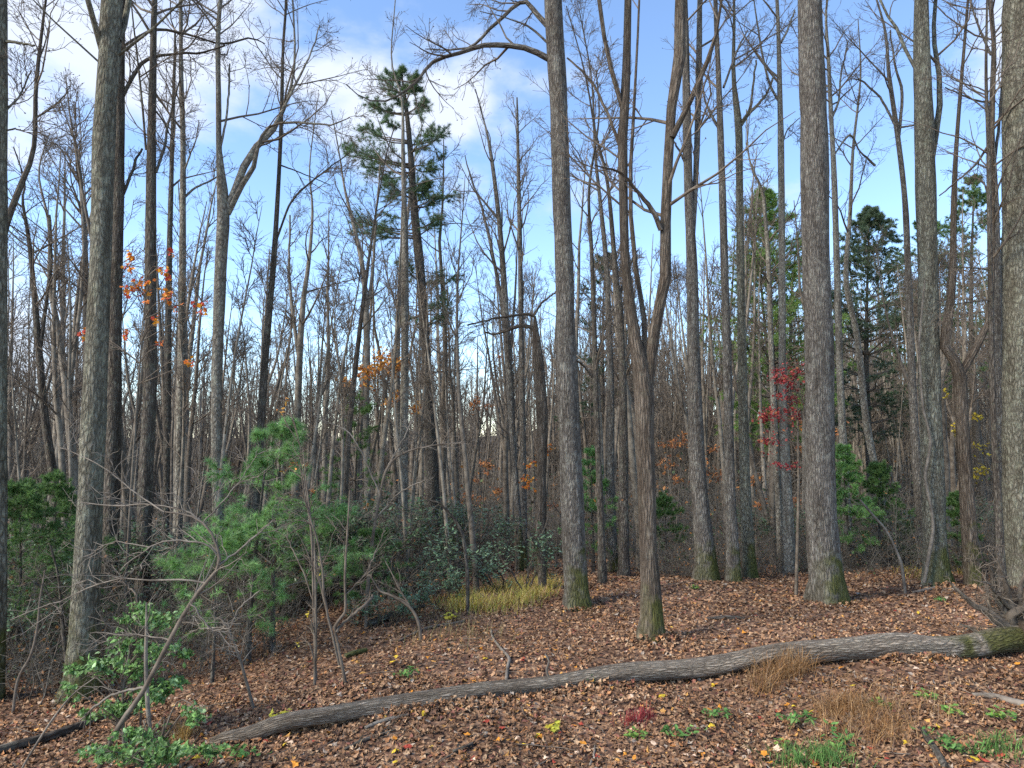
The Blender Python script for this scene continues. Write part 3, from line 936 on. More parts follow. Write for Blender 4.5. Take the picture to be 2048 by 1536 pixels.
tree('dark pole with a broken-off side limb near the forked brown tree', [(1248, 1110, 22), (1247, 950, 20), (1246, 780, 16), (1240, 620, 14), (1232, 560, 12), (1225, 470, 10), (1214, 360, 7), (1190, 260, 5)], Y=19.0,
     limbs=[([(1240, 590, 7), (1255, 540, 5), (1275, 500, 4)], 0.5)], mat=M_dark, height=16, bz=450, n1=12, L1=2.0)
tree('straight bare pole directly beside the tall pine', [(806, 960, 20), (809, 800, 17), (810, 640, 16), (810, 500, 15), (808, 400, 11), (806, 300, 8), (804, 200, 5)], Y=20.0, mat=M_pale, height=17, bz=420, n1=10, L1=1.8)
tree('pair of tight stems back behind the orange maple', [(735, 1000, 14), (732, 850, 13), (735, 700, 12), (728, 560, 11), (712, 470, 8), (690, 380, 5)], Y=22.0,
     limbs=[([(732, 640, 8), (745, 540, 7), (752, 430, 5), (760, 330, 3)], 0.4)], mat=M_far, height=15, bz=640, n1=16, L1=2.2, ang=(20, 45))
tree('brown stem slanting up between the white pine sapling and the tall pine', [(688, 1060, 13), (695, 900, 12), (708, 760, 11), (722, 640, 9), (735, 540, 7), (748, 450, 4)], Y=17.0, mat=M_oak, height=12, bz=680, n1=10, L1=1.8)
tree('grey stem forking narrowly near the slanting dark pole', [(590, 1000, 18), (594, 850, 16), (600, 700, 13), (607, 600, 11), (618, 520, 8), (625, 420, 5)], Y=21.0,
     limbs=[([(598, 720, 9), (585, 620, 8), (578, 540, 6), (580, 430, 4)], 0.3)], mat=M_far, height=15, bz=680, n1=16, L1=2.2)
tree('crooked dark trunk leaning among thin stems at the woods edge', [(110, 1010, 18), (88, 820, 15), (76, 680, 13), (68, 580, 10), (58, 480, 8), (45, 400, 5)], Y=19.0,
     limbs=[([(80, 700, 9), (92, 610, 8), (102, 520, 7), (100, 430, 4)], 0.3)], mat=M_dark, height=13, bz=640, n1=14, L1=2.2)
tree('forked grey tree at the woods edge with a kinked stem', [(150, 1000, 18), (140, 860, 16), (128, 740, 14), (112, 640, 12), (100, 560, 9), (98, 450, 6)], Y=20.5,
     limbs=[([(138, 800, 10), (150, 690, 9), (162, 600, 8), (168, 480, 6), (160, 360, 4), (150, 300, 3)], 0.3)], mat=M_far, height=15, bz=640, n1=14, L1=2.2)
tree('tall spindly tree with an open brushy crown over the woods edge', [(176, 1000, 15), (174, 800, 13), (172, 600, 12), (168, 450, 10), (160, 350, 8), (152, 290, 5)], Y=21.0, mat=M_far_d, height=16, bz=480, n1=20, L1=2.4, ang=(20, 50))

# ------------------------------------------------------------------ the vine
vp = trace([(1848, 1165, 7), (1858, 1110, 7), (1866, 1060, 6.5), (1863, 1020, 6), (1851, 957, 6), (1855, 925, 6), (1861, 887, 6), (1855, 850, 5), (1846, 816, 5), (1841, 750, 5), (1838, 693, 4), (1842, 640, 4), (1850, 560, 3)], Y16 - 0.33)
vp = resample(vp, 60)
A = Acc()
tubes(A, vp[None, :, :3], vp[None, :, 3], 7, lump=0.08)
o = link('climbing_vine', A.mesh('climbing_vine', origin=vp[0, :3], mat=M_twig_pale), None, vp[0, :3])
tag(o, 'thin woody vine winding up the side of a grey-green trunk', 'vine')

# ------------------------------------------------------------------ fallen tree
log_px = [(424, 1492, 18), (455, 1484, 30), (492, 1470, 31), (562, 1447, 32), (650, 1434, 32), (826, 1411, 34), (1001, 1386, 35), (1107, 1367, 36), (1247, 1351, 38), (1350, 1339, 40),
          (1489, 1321, 42), (1594, 1305, 44), (1664, 1296, 43), (1735, 1295, 43), (1805, 1303, 44), (1875, 1301, 45), (1946, 1291, 45), (1998, 1283, 45), (2050, 1280, 46)]
lp = []
for (u, v, w) in log_px:
    Yk = ground_hit(u, v + w * 0.45)[1]
    lp.append((u, v, w, Yk))
lp = np.array(lp)
Ys = np.poly1d(np.polyfit(lp[:, 0], lp[:, 3], 4))(lp[:, 0])
L3 = []
for (u, v, w, _), Yk in zip(lp, Ys):
    p = at(u, v, Yk)
    r = w * 0.5 * np.linalg.norm(p - [0, 0, CAMZ]) / F * 0.84
    p[2] = max(p[2], terrain(p[0], p[1]) + r * 0.8)
    L3.append([*p, r])
L3 = np.array(L3)[::-1]
lr = resample(L3, 90)
lbase = L3[0, :3].copy()
lbase[2] = terrain(lbase[0], lbase[1])
ft = empty('fallen_tree', lbase, 'long fallen tree lying across the leaf litter with its root plate upended', 'fallen tree')
A = Acc()
lr[:, :3] += 0.018 * np.sin(np.arange(90)[:, None] * np.array([[0.31, 0.23, 0.41]]) + [[1, 2, 0]])
tubes(A, lr[None, :, :3], lr[None, :, 3], 32, lump=0.06, cap=True)
link('trunk', A.mesh('trunk', origin=lbase, mat=M_log), ft)
m, nt, b, out = new_mat('root_soil')
geo = N(nt.nodes, 'ShaderNodeNewGeometry')
nz = N(nt.nodes, 'ShaderNodeTexNoise', inp={'Scale': 9.0, 'Detail': 7.0, 'Roughness': 0.7})
nt.links.new(geo.outputs['Position'], nz.inputs['Vector'])
nt.links.new(ramp(nt, nz.outputs['Fac'], [(0.3, (0.025, 0.018, 0.013)), (0.52, (0.085, 0.062, 0.043)), (0.7, (0.19, 0.155, 0.115))]), b.inputs['Base Color'])
b.inputs['Roughness'].default_value = 0.95
bp = N(nt.nodes, 'ShaderNodeBump', inp={'Strength': 1.0, 'Distance': 0.06})
nt.links.new(nz.outputs['Fac'], bp.inputs['Height'])
nt.links.new(bp.outputs[0], b.inputs['Normal'])
M_soil = m
# root plate: a lumpy disc facing along the log
Yr = Ys[-1]
rc = at(2066, 1268, Yr)
ax = unit(np.array([1.0, 0.15, 0.12]))
th = np.linspace(0, 2 * np.pi, 37)[:-1]
ph = np.linspace(0, np.pi, 20)
TH, PH = np.meshgrid(th, ph)
sp_ = np.stack([np.cos(PH), np.sin(PH) * np.cos(TH), np.sin(PH) * np.sin(TH)], -1)
lum = 1 + 0.16 * np.sin(3 * TH + 1) * np.sin(PH) + 0.11 * np.sin(7 * TH + 2 * PH * 3) * np.sin(PH) + 0.07 * rng.normal(size=TH.shape) * np.sin(PH)
e2 = unit(np.cross(ax, [0, 0, 1]))
e3 = np.cross(e2, ax)
pv = rc + (sp_[..., 0] * 0.30 * lum)[..., None] * ax + (sp_[..., 1] * 0.55 * lum)[..., None] * e2 + (sp_[..., 2] * 0.60 * lum)[..., None] * e3
ii = np.arange(20 * 36).reshape(20, 36)
Q = np.stack([ii[:-1], np.roll(ii[:-1], -1, 1), np.roll(ii[1:], -1, 1), ii[1:]], -1).reshape(-1, 4)
A = Acc()
A.add(pv, Q)
link('root_plate', A.mesh('root_plate', origin=lbase, mat=M_soil), ft)
roots = [([(2030, 1262, 34), (1995, 1240, 26), (1972, 1222, 20), (1950, 1212, 15), (1925, 1190, 12), (1902, 1167, 9)], -0.1),
         ([(2035, 1250, 26), (2005, 1215, 20), (1990, 1185, 15), (1985, 1150, 12), (1968, 1122, 9), (1935, 1122, 4)], 0.15),
         ([(2040, 1245, 24), (2018, 1200, 17), (2012, 1165, 12), (1998, 1130, 7), (1992, 1090, 4)], -0.2),
         ([(2045, 1240, 20), (2040, 1190, 14), (2048, 1150, 9), (2062, 1110, 5)], 0.1),
         ([(2030, 1260, 26), (2022, 1235, 22), (2045, 1218, 20), (2085, 1212, 14), (2120, 1220, 8)], -0.35),
         ([(2030, 1300, 30), (2045, 1330, 24), (2062, 1362, 16), (2080, 1390, 9)], -0.25),
         ([(2025, 1290, 24), (2008, 1310, 18), (2015, 1340, 11), (2022, 1362, 6)], -0.05),
         ([(1985, 1270, 14), (1955, 1265, 12), (1938, 1256, 9), (1920, 1246, 4)], 0.3),
         ([(2032, 1240, 14), (1985, 1220, 10), (1976, 1190, 8), (1978, 1165, 4)], 0.25),
         ([(2040, 1235, 12), (2000, 1196, 8), (1978, 1170, 6), (1960, 1160, 3)], -0.3)]
M_root = twig_mat('root_brown', (0.07, 0.055, 0.04), (0.21, 0.17, 0.125))
RP, RR = [], []
for pts, dY in roots:
    rp = resample(trace(pts, Yr, dY), 16)
    rp[:, 3] *= np.linspace(0.9, 0.6, 16)
    rp[:, :3] += rng.normal(0, 0.008, (16, 3))
    A = Acc()
    tubes(A, rp[None, :, :3], np.maximum(rp[None, :, 3], 0.006), 8, lump=0.10)
    link('root', A.mesh('root', origin=lbase, mat=M_root if rng.random() < 0.75 else M_dark), ft)
    RP.append(rp[:, :3])
    RR.append(rp[:, 3])
A = Acc()
P2, R2 = grow(np.stack(RP), np.stack(RR), 18.0, 0.45, (35, 85), up=-0.05, wig=0.45, npts=6, tmin=0.1, rmin=0.004, lmin=0.12, lmax=0.5)
tubes(A, P2, R2, 4)
P3, R3 = grow(P2, R2, 4.0, 0.6, (35, 85), up=-0.08, wig=0.5, npts=5, rmin=0.0025, lmin=0.08, lmax=0.3)
tubes(A, P3, R3, 3)
o = link('rootlets', A.mesh('rootlets', origin=lbase, mat=M_root), ft)
o['kind'] = 'stuff'
# dead snags still on the log
for pts in ([(1100, 1362, 6), (1093, 1340, 5), (1098, 1322, 4), (1090, 1308, 3)], [(1790, 1283, 8), (1806, 1275, 7), (1830, 1262, 3)]):
    A = Acc()
    q = resample(trace(pts, ground_hit(pts[0][0], pts[0][1] + 20)[1]), 8)
    tubes(A, q[None, :, :3], q[None, :, 3], 6)
    link('branch_stub', A.mesh('branch_stub', origin=lbase, mat=M_twig_pale), ft)

# ------------------------------------------------------------------ other dead wood on the ground


def ground_stick(name, pts, label, cat, mat, lift=0.6, sub=0, group=None, sides=8):
    q = []
    for (u, v, w) in pts:
        h = ground_hit(u, v)
        r = w * 0.5 * np.linalg.norm(h - [0, 0, CAMZ]) / F
        q.append([h[0], h[1], terrain(h[0], h[1]) + r * lift + 0.015, r])
    q = resample(np.array(q), 22)
    base = q[0, :3].copy()
    root = empty(name, base, label, cat, group)
    A = Acc()
    tubes(A, q[None, :, :3], np.maximum(q[None, :, 3], 0.004), sides, lump=0.06, cap=True)
    link('stem', A.mesh('stem', origin=base, mat=mat), root)
    if sub:
        P1, R1 = grow(q[None, :, :3], q[None, :, 3], np.array([sub]), 0.35, (25, 55), up=-0.02, wig=0.2, npts=6, rmin=0.004, bias=np.array([[1, 1, 0.15]]))
        if len(P1):
            zt = terrain(P1[..., 0], P1[..., 1]) + 0.02
            P1[..., 2] = np.maximum(P1[..., 2], zt)
            P2, R2 = grow(P1, R1, 3.0, 0.45, (25, 55), up=0, wig=0.2, npts=4, rmin=0.003, bias=np.array([[1, 1, 0.3]]))
            A = Acc()
            tubes(A, P1, R1, 5)
            tubes(A, P2, R2, 3)
            t_ = link('twigs', A.mesh('twigs', origin=base, mat=mat), root)
            t_['kind'] = 'stuff'
    return root


ground_stick('fallen_log', [(-30, 1520, 13), (40, 1500, 14), (90, 1487, 14), (150, 1464, 13), (205, 1442, 11), (235, 1430, 7)], 'mossy rotting log on the slope by the leafy green bush', 'log', M_dark, 0.7, sides=14)
ground_stick('fallen_branch', [(1012, 1368, 7), (1015, 1340, 6), (1018, 1322, 6), (1000, 1300, 5), (985, 1278, 4), (982, 1262, 3)], 'grey forked dead branch lying against the fallen tree', 'branch', M_twig_pale, sub=5)
ground_stick('fallen_branch', [(1408, 1243, 5), (1440, 1240, 6), (1470, 1239, 6), (1490, 1240, 4)], 'short dead stick on open leaf litter below the thickest trunk', 'branch', M_dark)
ground_stick('fallen_branch', [(730, 1462, 6), (760, 1450, 7), (790, 1443, 7), (818, 1438, 5)], 'pale broken stick beside the fallen tree, near its thin end', 'branch', M_twig_pale, sub=2)
ground_stick('fallen_branch', [(2075, 1424, 12), (2030, 1412, 11), (1985, 1400, 9), (1945, 1397, 6)], 'stout grey dead branch on the ground below the root plate', 'branch', M_twig_pale, sub=3)
ground_stick('fallen_branch', [(1890, 1545, 12), (1872, 1512, 11), (1855, 1485, 10), (1846, 1470, 8)], 'dark broken branch among small green seedlings', 'branch', M_dark)
ground_stick('fallen_branch', [(1825, 1188, 4), (1850, 1183, 5), (1880, 1176, 4)], 'thin stick lying at the foot of the vine-clad trunk', 'branch', M_twig_pale)
ground_stick('fallen_branch', [(905, 1512, 7), (925, 1504, 8), (945, 1494, 6)], 'short thick stick half buried in leaf litter', 'branch', M_dark)
ground_stick('fallen_branch', [(1180, 1535, 4), (1188, 1515, 4), (1190, 1495, 3)], 'thin bent twig on the litter in front of the fallen tree', 'branch', M_twig_pale)
ground_stick('fallen_branch', [(690, 1505, 5), (720, 1490, 6), (750, 1478, 5), (790, 1468, 3)], 'dark twiggy stick near the thin end of the fallen tree', 'branch', M_dark, sub=3)
ground_stick('fallen_branch', [(1690, 1140, 4), (1740, 1134, 5), (1800, 1128, 4)], 'pale dead branch in low brush behind the thickest trunk', 'branch', M_twig_pale, sub=3)
ground_stick('fallen_log', [(1340, 1122, 10), (1420, 1124, 12), (1500, 1128, 12), (1560, 1130, 9)], 'thin dark log at the back edge of the clearing', 'log', M_dark)
ground_stick('fallen_log', [(690, 1318, 9), (712, 1312, 11), (732, 1306, 9)], 'short moss-green log on the leafy slope', 'log', M_poplar_g)
ground_stick('fallen_log', [(735, 1255, 12), (780, 1238, 12), (830, 1222, 10), (850, 1216, 7)], 'dark rotting log lying under laurel stems', 'log', M_dark)
ground_stick('fallen_branch', [(798, 1285, 4), (850, 1262, 5), (905, 1250, 4), (930, 1245, 3)], 'slender dead branch on the slope below the yellow grass', 'branch', M_twig, sub=4)

# ------------------------------------------------------------------ pines
NEED = {'bright': [(0.15, 0.30, 0.07), (0.20, 0.37, 0.11), (0.27, 0.44, 0.17)], 'mid': [(0.08, 0.16, 0.04), (0.12, 0.21, 0.06), (0.15, 0.25, 0.085)], 'dark': [(0.045, 0.08, 0.03), (0.065, 0.115, 0.045), (0.10, 0.16, 0.065)]}


def needle_tufts(acc, pos, d, n, length, width, cols):
    C = len(pos)
    P = np.repeat(pos, n, 0)
    D = np.repeat(norm(d), n, 0)
    v = norm(D * 0.75 + rng.normal(0, 0.62, (C * n, 3)))
    L = length * rng.uniform(0.6, 1.15, C * n)[:, None]
    side = norm(np.cross(v, rng.normal(size=(C * n, 3)))) * width * 0.5
    tipp = P + v * L
    tipp[:, 2] -= 0.10 * L[:, 0]
    side = side * 1.5
    V = np.stack([P - side, P + side, tipp], 1)
    T = np.arange(C * n * 3).reshape(-1, 3)
    tc_ = palette(cols, [1] * len(cols), C, 0.22)
    col = np.repeat(np.repeat(tc_, n, 0), 3, 0)
    acc.add(V, None, T, None, col)


def pine(label, base, h, crown0, rad, cols, nl=0.11, nw=0.005, tuft=16, whorl=0.5, per=5, trunk_r=None, gaps=0.0, shape=1.0, droop=-0.02, name='pine_tree', group=None, trunk_pts=None, spray=7, mat=None, boughs=None, cat='tree', ang=(72, 95), tufts=5):
    base = np.asarray(base, float)
    root = empty(name, base, label, cat, group)
    tr = trunk_r or h * 0.014
    if trunk_pts is None:
        k = np.linspace(0, 1, 12)
        tp = np.stack([base[0] + 0.02 * h * np.sin(k * 3 + rng.uniform(0, 6)) * k, base[1] + 0.02 * h * np.sin(k * 2.5 + rng.uniform(0, 6)) * k, base[2] - 0.1 + k * (h + 0.1), tr * (1 - 0.93 * k)], 1)
    else:
        tp = resample(trunk_pts, 24)
    A = Acc()
    tubes(A, tp[None, :, :3], np.maximum(tp[None, :, 3], 0.006), 12, lump=0.03, flare=(0.3, 0.3))
    link('trunk', A.mesh('trunk', origin=base, mat=mat or M_pine), root)
    zs = []
    z = crown0
    while z < h - 0.08:
        zs.append(z)
        z += whorl * rng.uniform(0.7, 1.3) * (0.55 + 0.45 * (h - z) / (h - crown0))
    st, dr, Ls, rr = [], [], [], []
    zt = tp[:, 2] - base[2]
    for z in zs:
        c = np.array([np.interp(z, zt, tp[:, j]) for j in range(4)])
        f = (h - z) / (h - crown0)
        R_ = rad * min(1.0, (f ** 0.75) * shape + 0.06) * (1 if f < 0.85 else 0.85)
        n = max(3, rng.poisson(per))
        a0 = rng.uniform(0, 6.28)
        for k in range(n):
            if rng.random() < gaps:
                continue
            an = a0 + k / n * 6.28 + rng.normal(0, 0.25)
            el = radians(90 - rng.uniform(*ang)) + (1 - f) * 0.6
            st.append(c[:3])
            dr.append([cos(an) * cos(el), sin(an) * cos(el), sin(el)])
            Ls.append(R_ * rng.uniform(0.6, 1.15))
            rr.append(max(0.006, min(c[3] * 0.45, 0.012 * Ls[-1] + 0.004)))
    P1 = wander(np.array(st), np.array(dr), np.array(Ls), 7, 0.08, 0.02 + droop)
    R1 = np.array(rr)[:, None] * np.linspace(1, 0.25, 7)[None, :]
    if boughs:
        bp1, br1 = [], []
        for (u0, v0, u1, v1, cnt_) in boughs:
            for _ in range(cnt_):
                e = at(u1 + rng.normal(0, 8), v1 + rng.normal(0, 7), base[1] + rng.normal(0, 0.7))
                zz = at(u0, v0, base[1])[2] - base[2] + rng.normal(0, 0.15)
                c_ = np.array([np.interp(zz, zt, tp[:, j]) for j in range(3)])
                mid_ = (c_ + e) / 2 + np.array([0, 0, -0.10]) + rng.normal(0, 0.06, 3)
                bp1.append(resample(np.array([c_, mid_, e]), 7))
                br1.append(np.linspace(0.032, 0.008, 7))
        P1 = np.concatenate([P1, np.array(bp1)])
        R1 = np.concatenate([R1, np.array(br1)])
    P2, R2 = grow(P1, R1, spray, 0.42, (30, 60), up=0.03, wig=0.12, npts=4, tmin=0.25, rmin=0.003, lmin=0.1 * rad ** 0.3, lmax=1.4, bias=np.array([[1, 1, 0.35]]))
    A = Acc()
    tubes(A, P1, R1, 5)
    tubes(A, P2, R2, 3)
    link('branches', A.mesh('branches', origin=base, mat=M_twig), root)
    A = Acc()
    for PP, cnt in ((P1[:, 3:], 6), (P2, tufts)):
        B, n, _ = PP.shape
        t = rng.uniform(0.25, 1, (B, cnt))
        t[:, 0] = 1.0
        f = t * (n - 1)
        i = np.minimum(f.astype(int), n - 2)
        fr = (f - i)[..., None]
        bi = np.arange(B)[:, None]
        p = PP[bi, i] * (1 - fr) + PP[bi, i + 1] * fr
        d = PP[bi, i + 1] - PP[bi, i]
        d = norm(d) + np.array([0, 0, 0.25])
        needle_tufts(A, p.reshape(-1, 3), d.reshape(-1, 3), tuft, nl, nw, cols)
    if len(tp):
        needle_tufts(A, np.repeat(tp[-1:, :3], 6, 0), np.tile([[0, 0, 1.0]], (6, 1)), tuft, nl, nw, cols)
    link('crown', A.mesh('crown', smooth=False, origin=base, mat=M_needle), root)
    return root


def on_ground(u, Y):
    r = ray(u, 877)
    x = r[0] * Y / r[1]
    return np.array([x, Y, float(terrain(x, Y))])


def top_h(u, v, Y):
    b_ = on_ground(u, Y)
    return at(u, v, Y)[2] - b_[2]


# tall thin-crowned pine in the middle
Yp = 24.0
tpts = trace([(868, 1050, 29), (864, 922, 26), (857, 816, 22), (850, 676, 20), (840, 535, 20), (829, 422, 17), (822, 320, 13), (814, 230, 9), (806, 165, 5), (802, 140, 2)], Yp)
bp_ = tpts[0, :3].copy()
bp_[2] = terrain(bp_[0], bp_[1])
tpts = np.vstack([[*bp_, tpts[0, 3]], tpts])
hp = tpts[-1, 2] - bp_[2]
pine('tall thin-crowned pine with flat needle plates against open sky', bp_, hp, hp * 0.56, 2.15, [(0.10, 0.165, 0.075), (0.14, 0.21, 0.11), (0.17, 0.24, 0.14), (0.12, 0.2, 0.06)], nl=0.18, nw=0.0075, tuft=17, whorl=0.62, per=4, gaps=0.62, shape=1.2, trunk_pts=tpts, spray=13, droop=0.0, ang=(75, 100),
     boughs=[(806, 190, 772, 150, 2), (806, 190, 838, 150, 2), (806, 175, 790, 140, 2), (808, 235, 745, 212, 3), (808, 230, 842, 205, 2), (812, 285, 728, 255, 3), (815, 300, 885, 270, 4), (818, 330, 695, 300, 5), (820, 345, 735, 335, 3), (820, 330, 880, 320, 2),
             (825, 395, 770, 362, 3), (825, 390, 850, 368, 4), (828, 415, 882, 392, 3), (830, 470, 708, 440, 5), (830, 460, 870, 440, 2), (840, 560, 800, 520, 2), (845, 620, 895, 600, 2), (850, 650, 900, 632, 2), (845, 640, 800, 630, 2)])
LAND.append((bp_[0], bp_[1], 'the tall thin-crowned pine'))
# dead lower whorls of the same pine belong to it
A = Acc()
q = resample(tpts, 30)
seg = q[11:21]
P1, R1 = grow(seg[None, :, :3], seg[None, :, 3], np.array([34]), 1.0, (70, 100), up=-0.03, wig=0.1, npts=6, tmin=0, rmin=0.008, labs=1.6, lmin=0.5, lmax=2.4, rfac=0.25)
tubes(A, P1, R1, 4)
P2, R2 = grow(P1, R1, 5.0, 0.4, (30, 70), up=0.0, wig=0.15, npts=4, rmin=0.005)
tubes(A, P2, R2, 3)
pr = [o for o in bpy.data.objects if o.name.startswith('pine_tree') and o.parent is None][0]
link('dead_branches', A.mesh('dead_branches', origin=bp_, mat=M_far_d), pr)


def sapling_pine(label, u, Y, vtop, rad, cols, crown_f=0.12, name='pine_sapling', **kw):
    b_ = on_ground(u, Y)
    h = at(u, vtop, Y)[2] - b_[2]
    return pine(label, b_, h, h * crown_f, rad, cols, name=name, **kw)


sapling_pine('soft bright green young pine with yellow leaves caught on it', 556, 11.8, 850, 1.6, NEED['bright'] + [(0.3, 0.46, 0.19)], crown_f=0.26, nl=0.14, nw=0.0048, tuft=22, whorl=0.37, per=6, shape=1.1, spray=7, gaps=0.05, tufts=5)
sapling_pine('low spreading young pine under the bare leaning sapling', 440, 10.6, 1065, 1.45, NEED['bright'] + [(0.3, 0.46, 0.19)], crown_f=0.38, nl=0.13, nw=0.0048, tuft=20, whorl=0.34, per=5, spray=7, gaps=0.15, tufts=4)
sapling_pine('dark dense young pine at the thicket edge by the cut-off trunk', 55, 12.0, 985, 1.9, NEED['mid'], crown_f=0.12, nl=0.10, nw=0.007, tuft=12, whorl=0.34, per=6, spray=8)
sapling_pine('young pine with a ragged top behind the stout mossy trunk', 120, 15.0, 955, 1.6, NEED['mid'], crown_f=0.1, nl=0.10, nw=0.007, tuft=14, whorl=0.4, per=6, spray=7)
sapling_pine('small green pine in front of the orange maple', 712, 19.5, 785, 1.5, NEED['mid'], crown_f=0.25, nl=0.11, nw=0.008, tuft=12, whorl=0.5, per=5, spray=6, gaps=0.2)
sapling_pine('small soft pine beside the tall grey trunk', 1185, 20.0, 895, 0.9, NEED['bright'], crown_f=0.2, nl=0.11, nw=0.008, tuft=12, whorl=0.4, per=5, spray=6)
sapling_pine('bright young pine in the shade behind the thickest trunk', 1690, 19.0, 895, 1.0, NEED['bright'], crown_f=0.2, nl=0.11, nw=0.008, tuft=14, whorl=0.38, per=6, spray=7)
sapling_pine('bushy young pine between the bowed trunk and the vine-clad trunk', 1752, 20.5, 930, 1.25, NEED['mid'], crown_f=0.15, nl=0.11, nw=0.008, tuft=14, whorl=0.4, per=6, spray=7)
sapling_pine('little pine at the foot of the crotched tree', 1905, 19.0, 985, 0.8, NEED['mid'], crown_f=0.15, nl=0.10, nw=0.008, tuft=12, whorl=0.35, per=5, spray=6)
sapling_pine('sparse young pine among dark laurel and bare stems', 640, 13.5, 1010, 1.2, NEED['mid'], crown_f=0.3, nl=0.10, nw=0.006, tuft=14, whorl=0.4, per=4, spray=6, gaps=0.3)
sapling_pine('thin young pine under the slanting stems by the slope', 745, 13.2, 1060, 0.9, NEED['mid'], crown_f=0.3, nl=0.10, nw=0.006, tuft=14, whorl=0.36, per=4, spray=6, gaps=0.25)
sapling_pine('small green pine in brush behind the twin-stemmed trunk', 1330, 21.0, 985, 0.9, NEED['mid'], crown_f=0.15, nl=0.11, nw=0.008, tuft=12, whorl=0.4, per=5, spray=6)
# grown pines on the slope behind
sapling_pine('bright conical pine rising behind the red-leaved sapling', 1548, 36.0, 385, 3.5, [(0.19, 0.31, 0.07), (0.24, 0.36, 0.10)], crown_f=0.28, name='pine_tree', nl=0.24, nw=0.02, tuft=11, whorl=0.66, per=8, spray=8, shape=1.35)
sapling_pine('dark shaggy pine seen beside the bowed pale trunk', 1742, 40.0, 425, 4.2, [(0.08, 0.125, 0.06), (0.13, 0.18, 0.10), (0.16, 0.2, 0.13)], crown_f=0.30, name='pine_tree', nl=0.24, nw=0.024, tuft=12, whorl=0.75, per=7, spray=9, shape=1.3, gaps=0.12)
sapling_pine('thin dark pine farther up the slope by the crotched tree', 1960, 38.0, 360, 3.2, [(0.14, 0.22, 0.08), (0.18, 0.27, 0.11)], crown_f=0.4, name='pine_tree', nl=0.2, nw=0.022, tuft=12, whorl=0.9, per=5, spray=9, shape=1.3, gaps=0.25)
sapling_pine('pine with ragged grey-green boughs beside the forked brown tree', 1210, 42.0, 505, 3.4, [(0.06, 0.10, 0.05), (0.09, 0.14, 0.07)], crown_f=0.4, name='pine_tree', nl=0.2, nw=0.022, tuft=12, whorl=1.0, per=5, spray=9, shape=1.3, gaps=0.3)
sapling_pine('pine with drooping boughs behind the vine-clad trunk', 1880, 44.0, 420, 3.8, [(0.14, 0.22, 0.08), (0.18, 0.27, 0.11)], crown_f=0.4, name='pine_tree', nl=0.2, nw=0.024, tuft=12, whorl=0.85, per=6, spray=9, shape=1.3, gaps=0.2)

# ------------------------------------------------------------------ leafy saplings


def leafy(label, u, Y, clusters, cols, wts, size=(0.06, 0.11), per_m2=70, name='leafy_sapling', cat='sapling', stem_w=7, shape=None, mat=None, stem_mat=None, group=None, extra=None, stem_top=None):
    """sapling whose remaining leaves hang in the clusters [(u,v,ru,rv)]"""
    b_ = on_ground(u, Y)
    root = empty(name, b_, label, cat, group)
    c0 = sorted(clusters, key=lambda c: c[1])
    tu, tv = stem_top or (c0[0][0], c0[0][1])
    tpx = at(tu, tv, Y)
    mid = (b_ + tpx) / 2 + rng.normal(0, 0.08, 3)
    r0 = stem_w * 0.5 * Y / F
    st = resample(np.array([[*(b_ - [0, 0, .05]), r0], [*mid, r0 * 0.75], [*tpx, 0.006]]), 20)
    A = Acc()
    tubes(A, st[None, :, :3], st[None, :, 3], 8, lump=0.04)
    link('stem', A.mesh('stem', origin=b_, mat=stem_mat or M_far_d), root)
    A = Acc()
    BP, BR = [], []
    LP = []
    for (cu, cv, ru, rv) in clusters:
        for _ in range(max(2, int(ru / 14))):
            dY = rng.normal(0, ru * Y / F * 0.7)
            e = at(cu + rng.uniform(-.8, .8) * ru, cv + rng.uniform(-.7, .7) * rv, Y + dY)
            k = np.argmin(np.abs(st[:, 2] - (e[2] - 0.35 * np.linalg.norm(e[:2] - tpx[:2]) - 0.1)))
            s_ = st[k]
            mm = (s_[:3] + e) / 2 + [0, 0, 0.12] + rng.normal(0, 0.06, 3)
            q_ = resample(np.array([[*s_[:3], min(0.012, s_[3])], [*mm, 0.007], [*e, 0.004]]), 8)
            BP.append(q_[:, :3])
            BR.append(q_[:, 3])
        area = (ru * Y / F) * (rv * Y / F) * 3.14
        n = int(max(6, area * per_m2))
        pu = rng.normal(0, 0.48, n) * ru
        pv_ = rng.normal(0, 0.48, n) * rv
        LP.append(np.array([at(cu + x_, cv + y_, Y + rng.normal(0, ru * Y / F * 0.6)) for x_, y_ in zip(pu, pv_)]))
    BP = np.array(BP)
    BR = np.array(BR)
    tubes(A, BP, BR, 4)
    P2, R2 = grow(BP, BR, 6.0, 0.35, (25, 60), up=0.02, wig=0.18, npts=4, tmin=0.3, rmin=0.0035, lmin=0.15, lmax=0.8)
    tubes(A, P2, R2, 3)
    link('twigs', A.mesh('twigs', origin=b_, mat=M_twig), root)
    LP = np.concatenate(LP)
    # leaves hang from the twigs: draw each towards the nearest twig point
    tw_ = np.concatenate([P2.reshape(-1, 3), BP[:, 3:].reshape(-1, 3)]) if len(P2) else BP.reshape(-1, 3)
    d2 = ((LP[:, None, :] - tw_[None]) ** 2).sum(-1)
    near = tw_[d2.argmin(1)]
    LP = LP * 0.45 + near * 0.55
    A = Acc()
    n = len(LP)
    leaves(A, shape or shape_lobed(), LP, norm(rng.normal(0, 0.6, (n, 3)) + [0, -0.35, 0.6]), rng.uniform(size[0], size[1], n), palette(cols, wts, n, 0.22), curl=0.6)
    link('leaves', A.mesh('leaves', smooth=False, origin=b_, mat=mat or M_leaf), root)
    return root


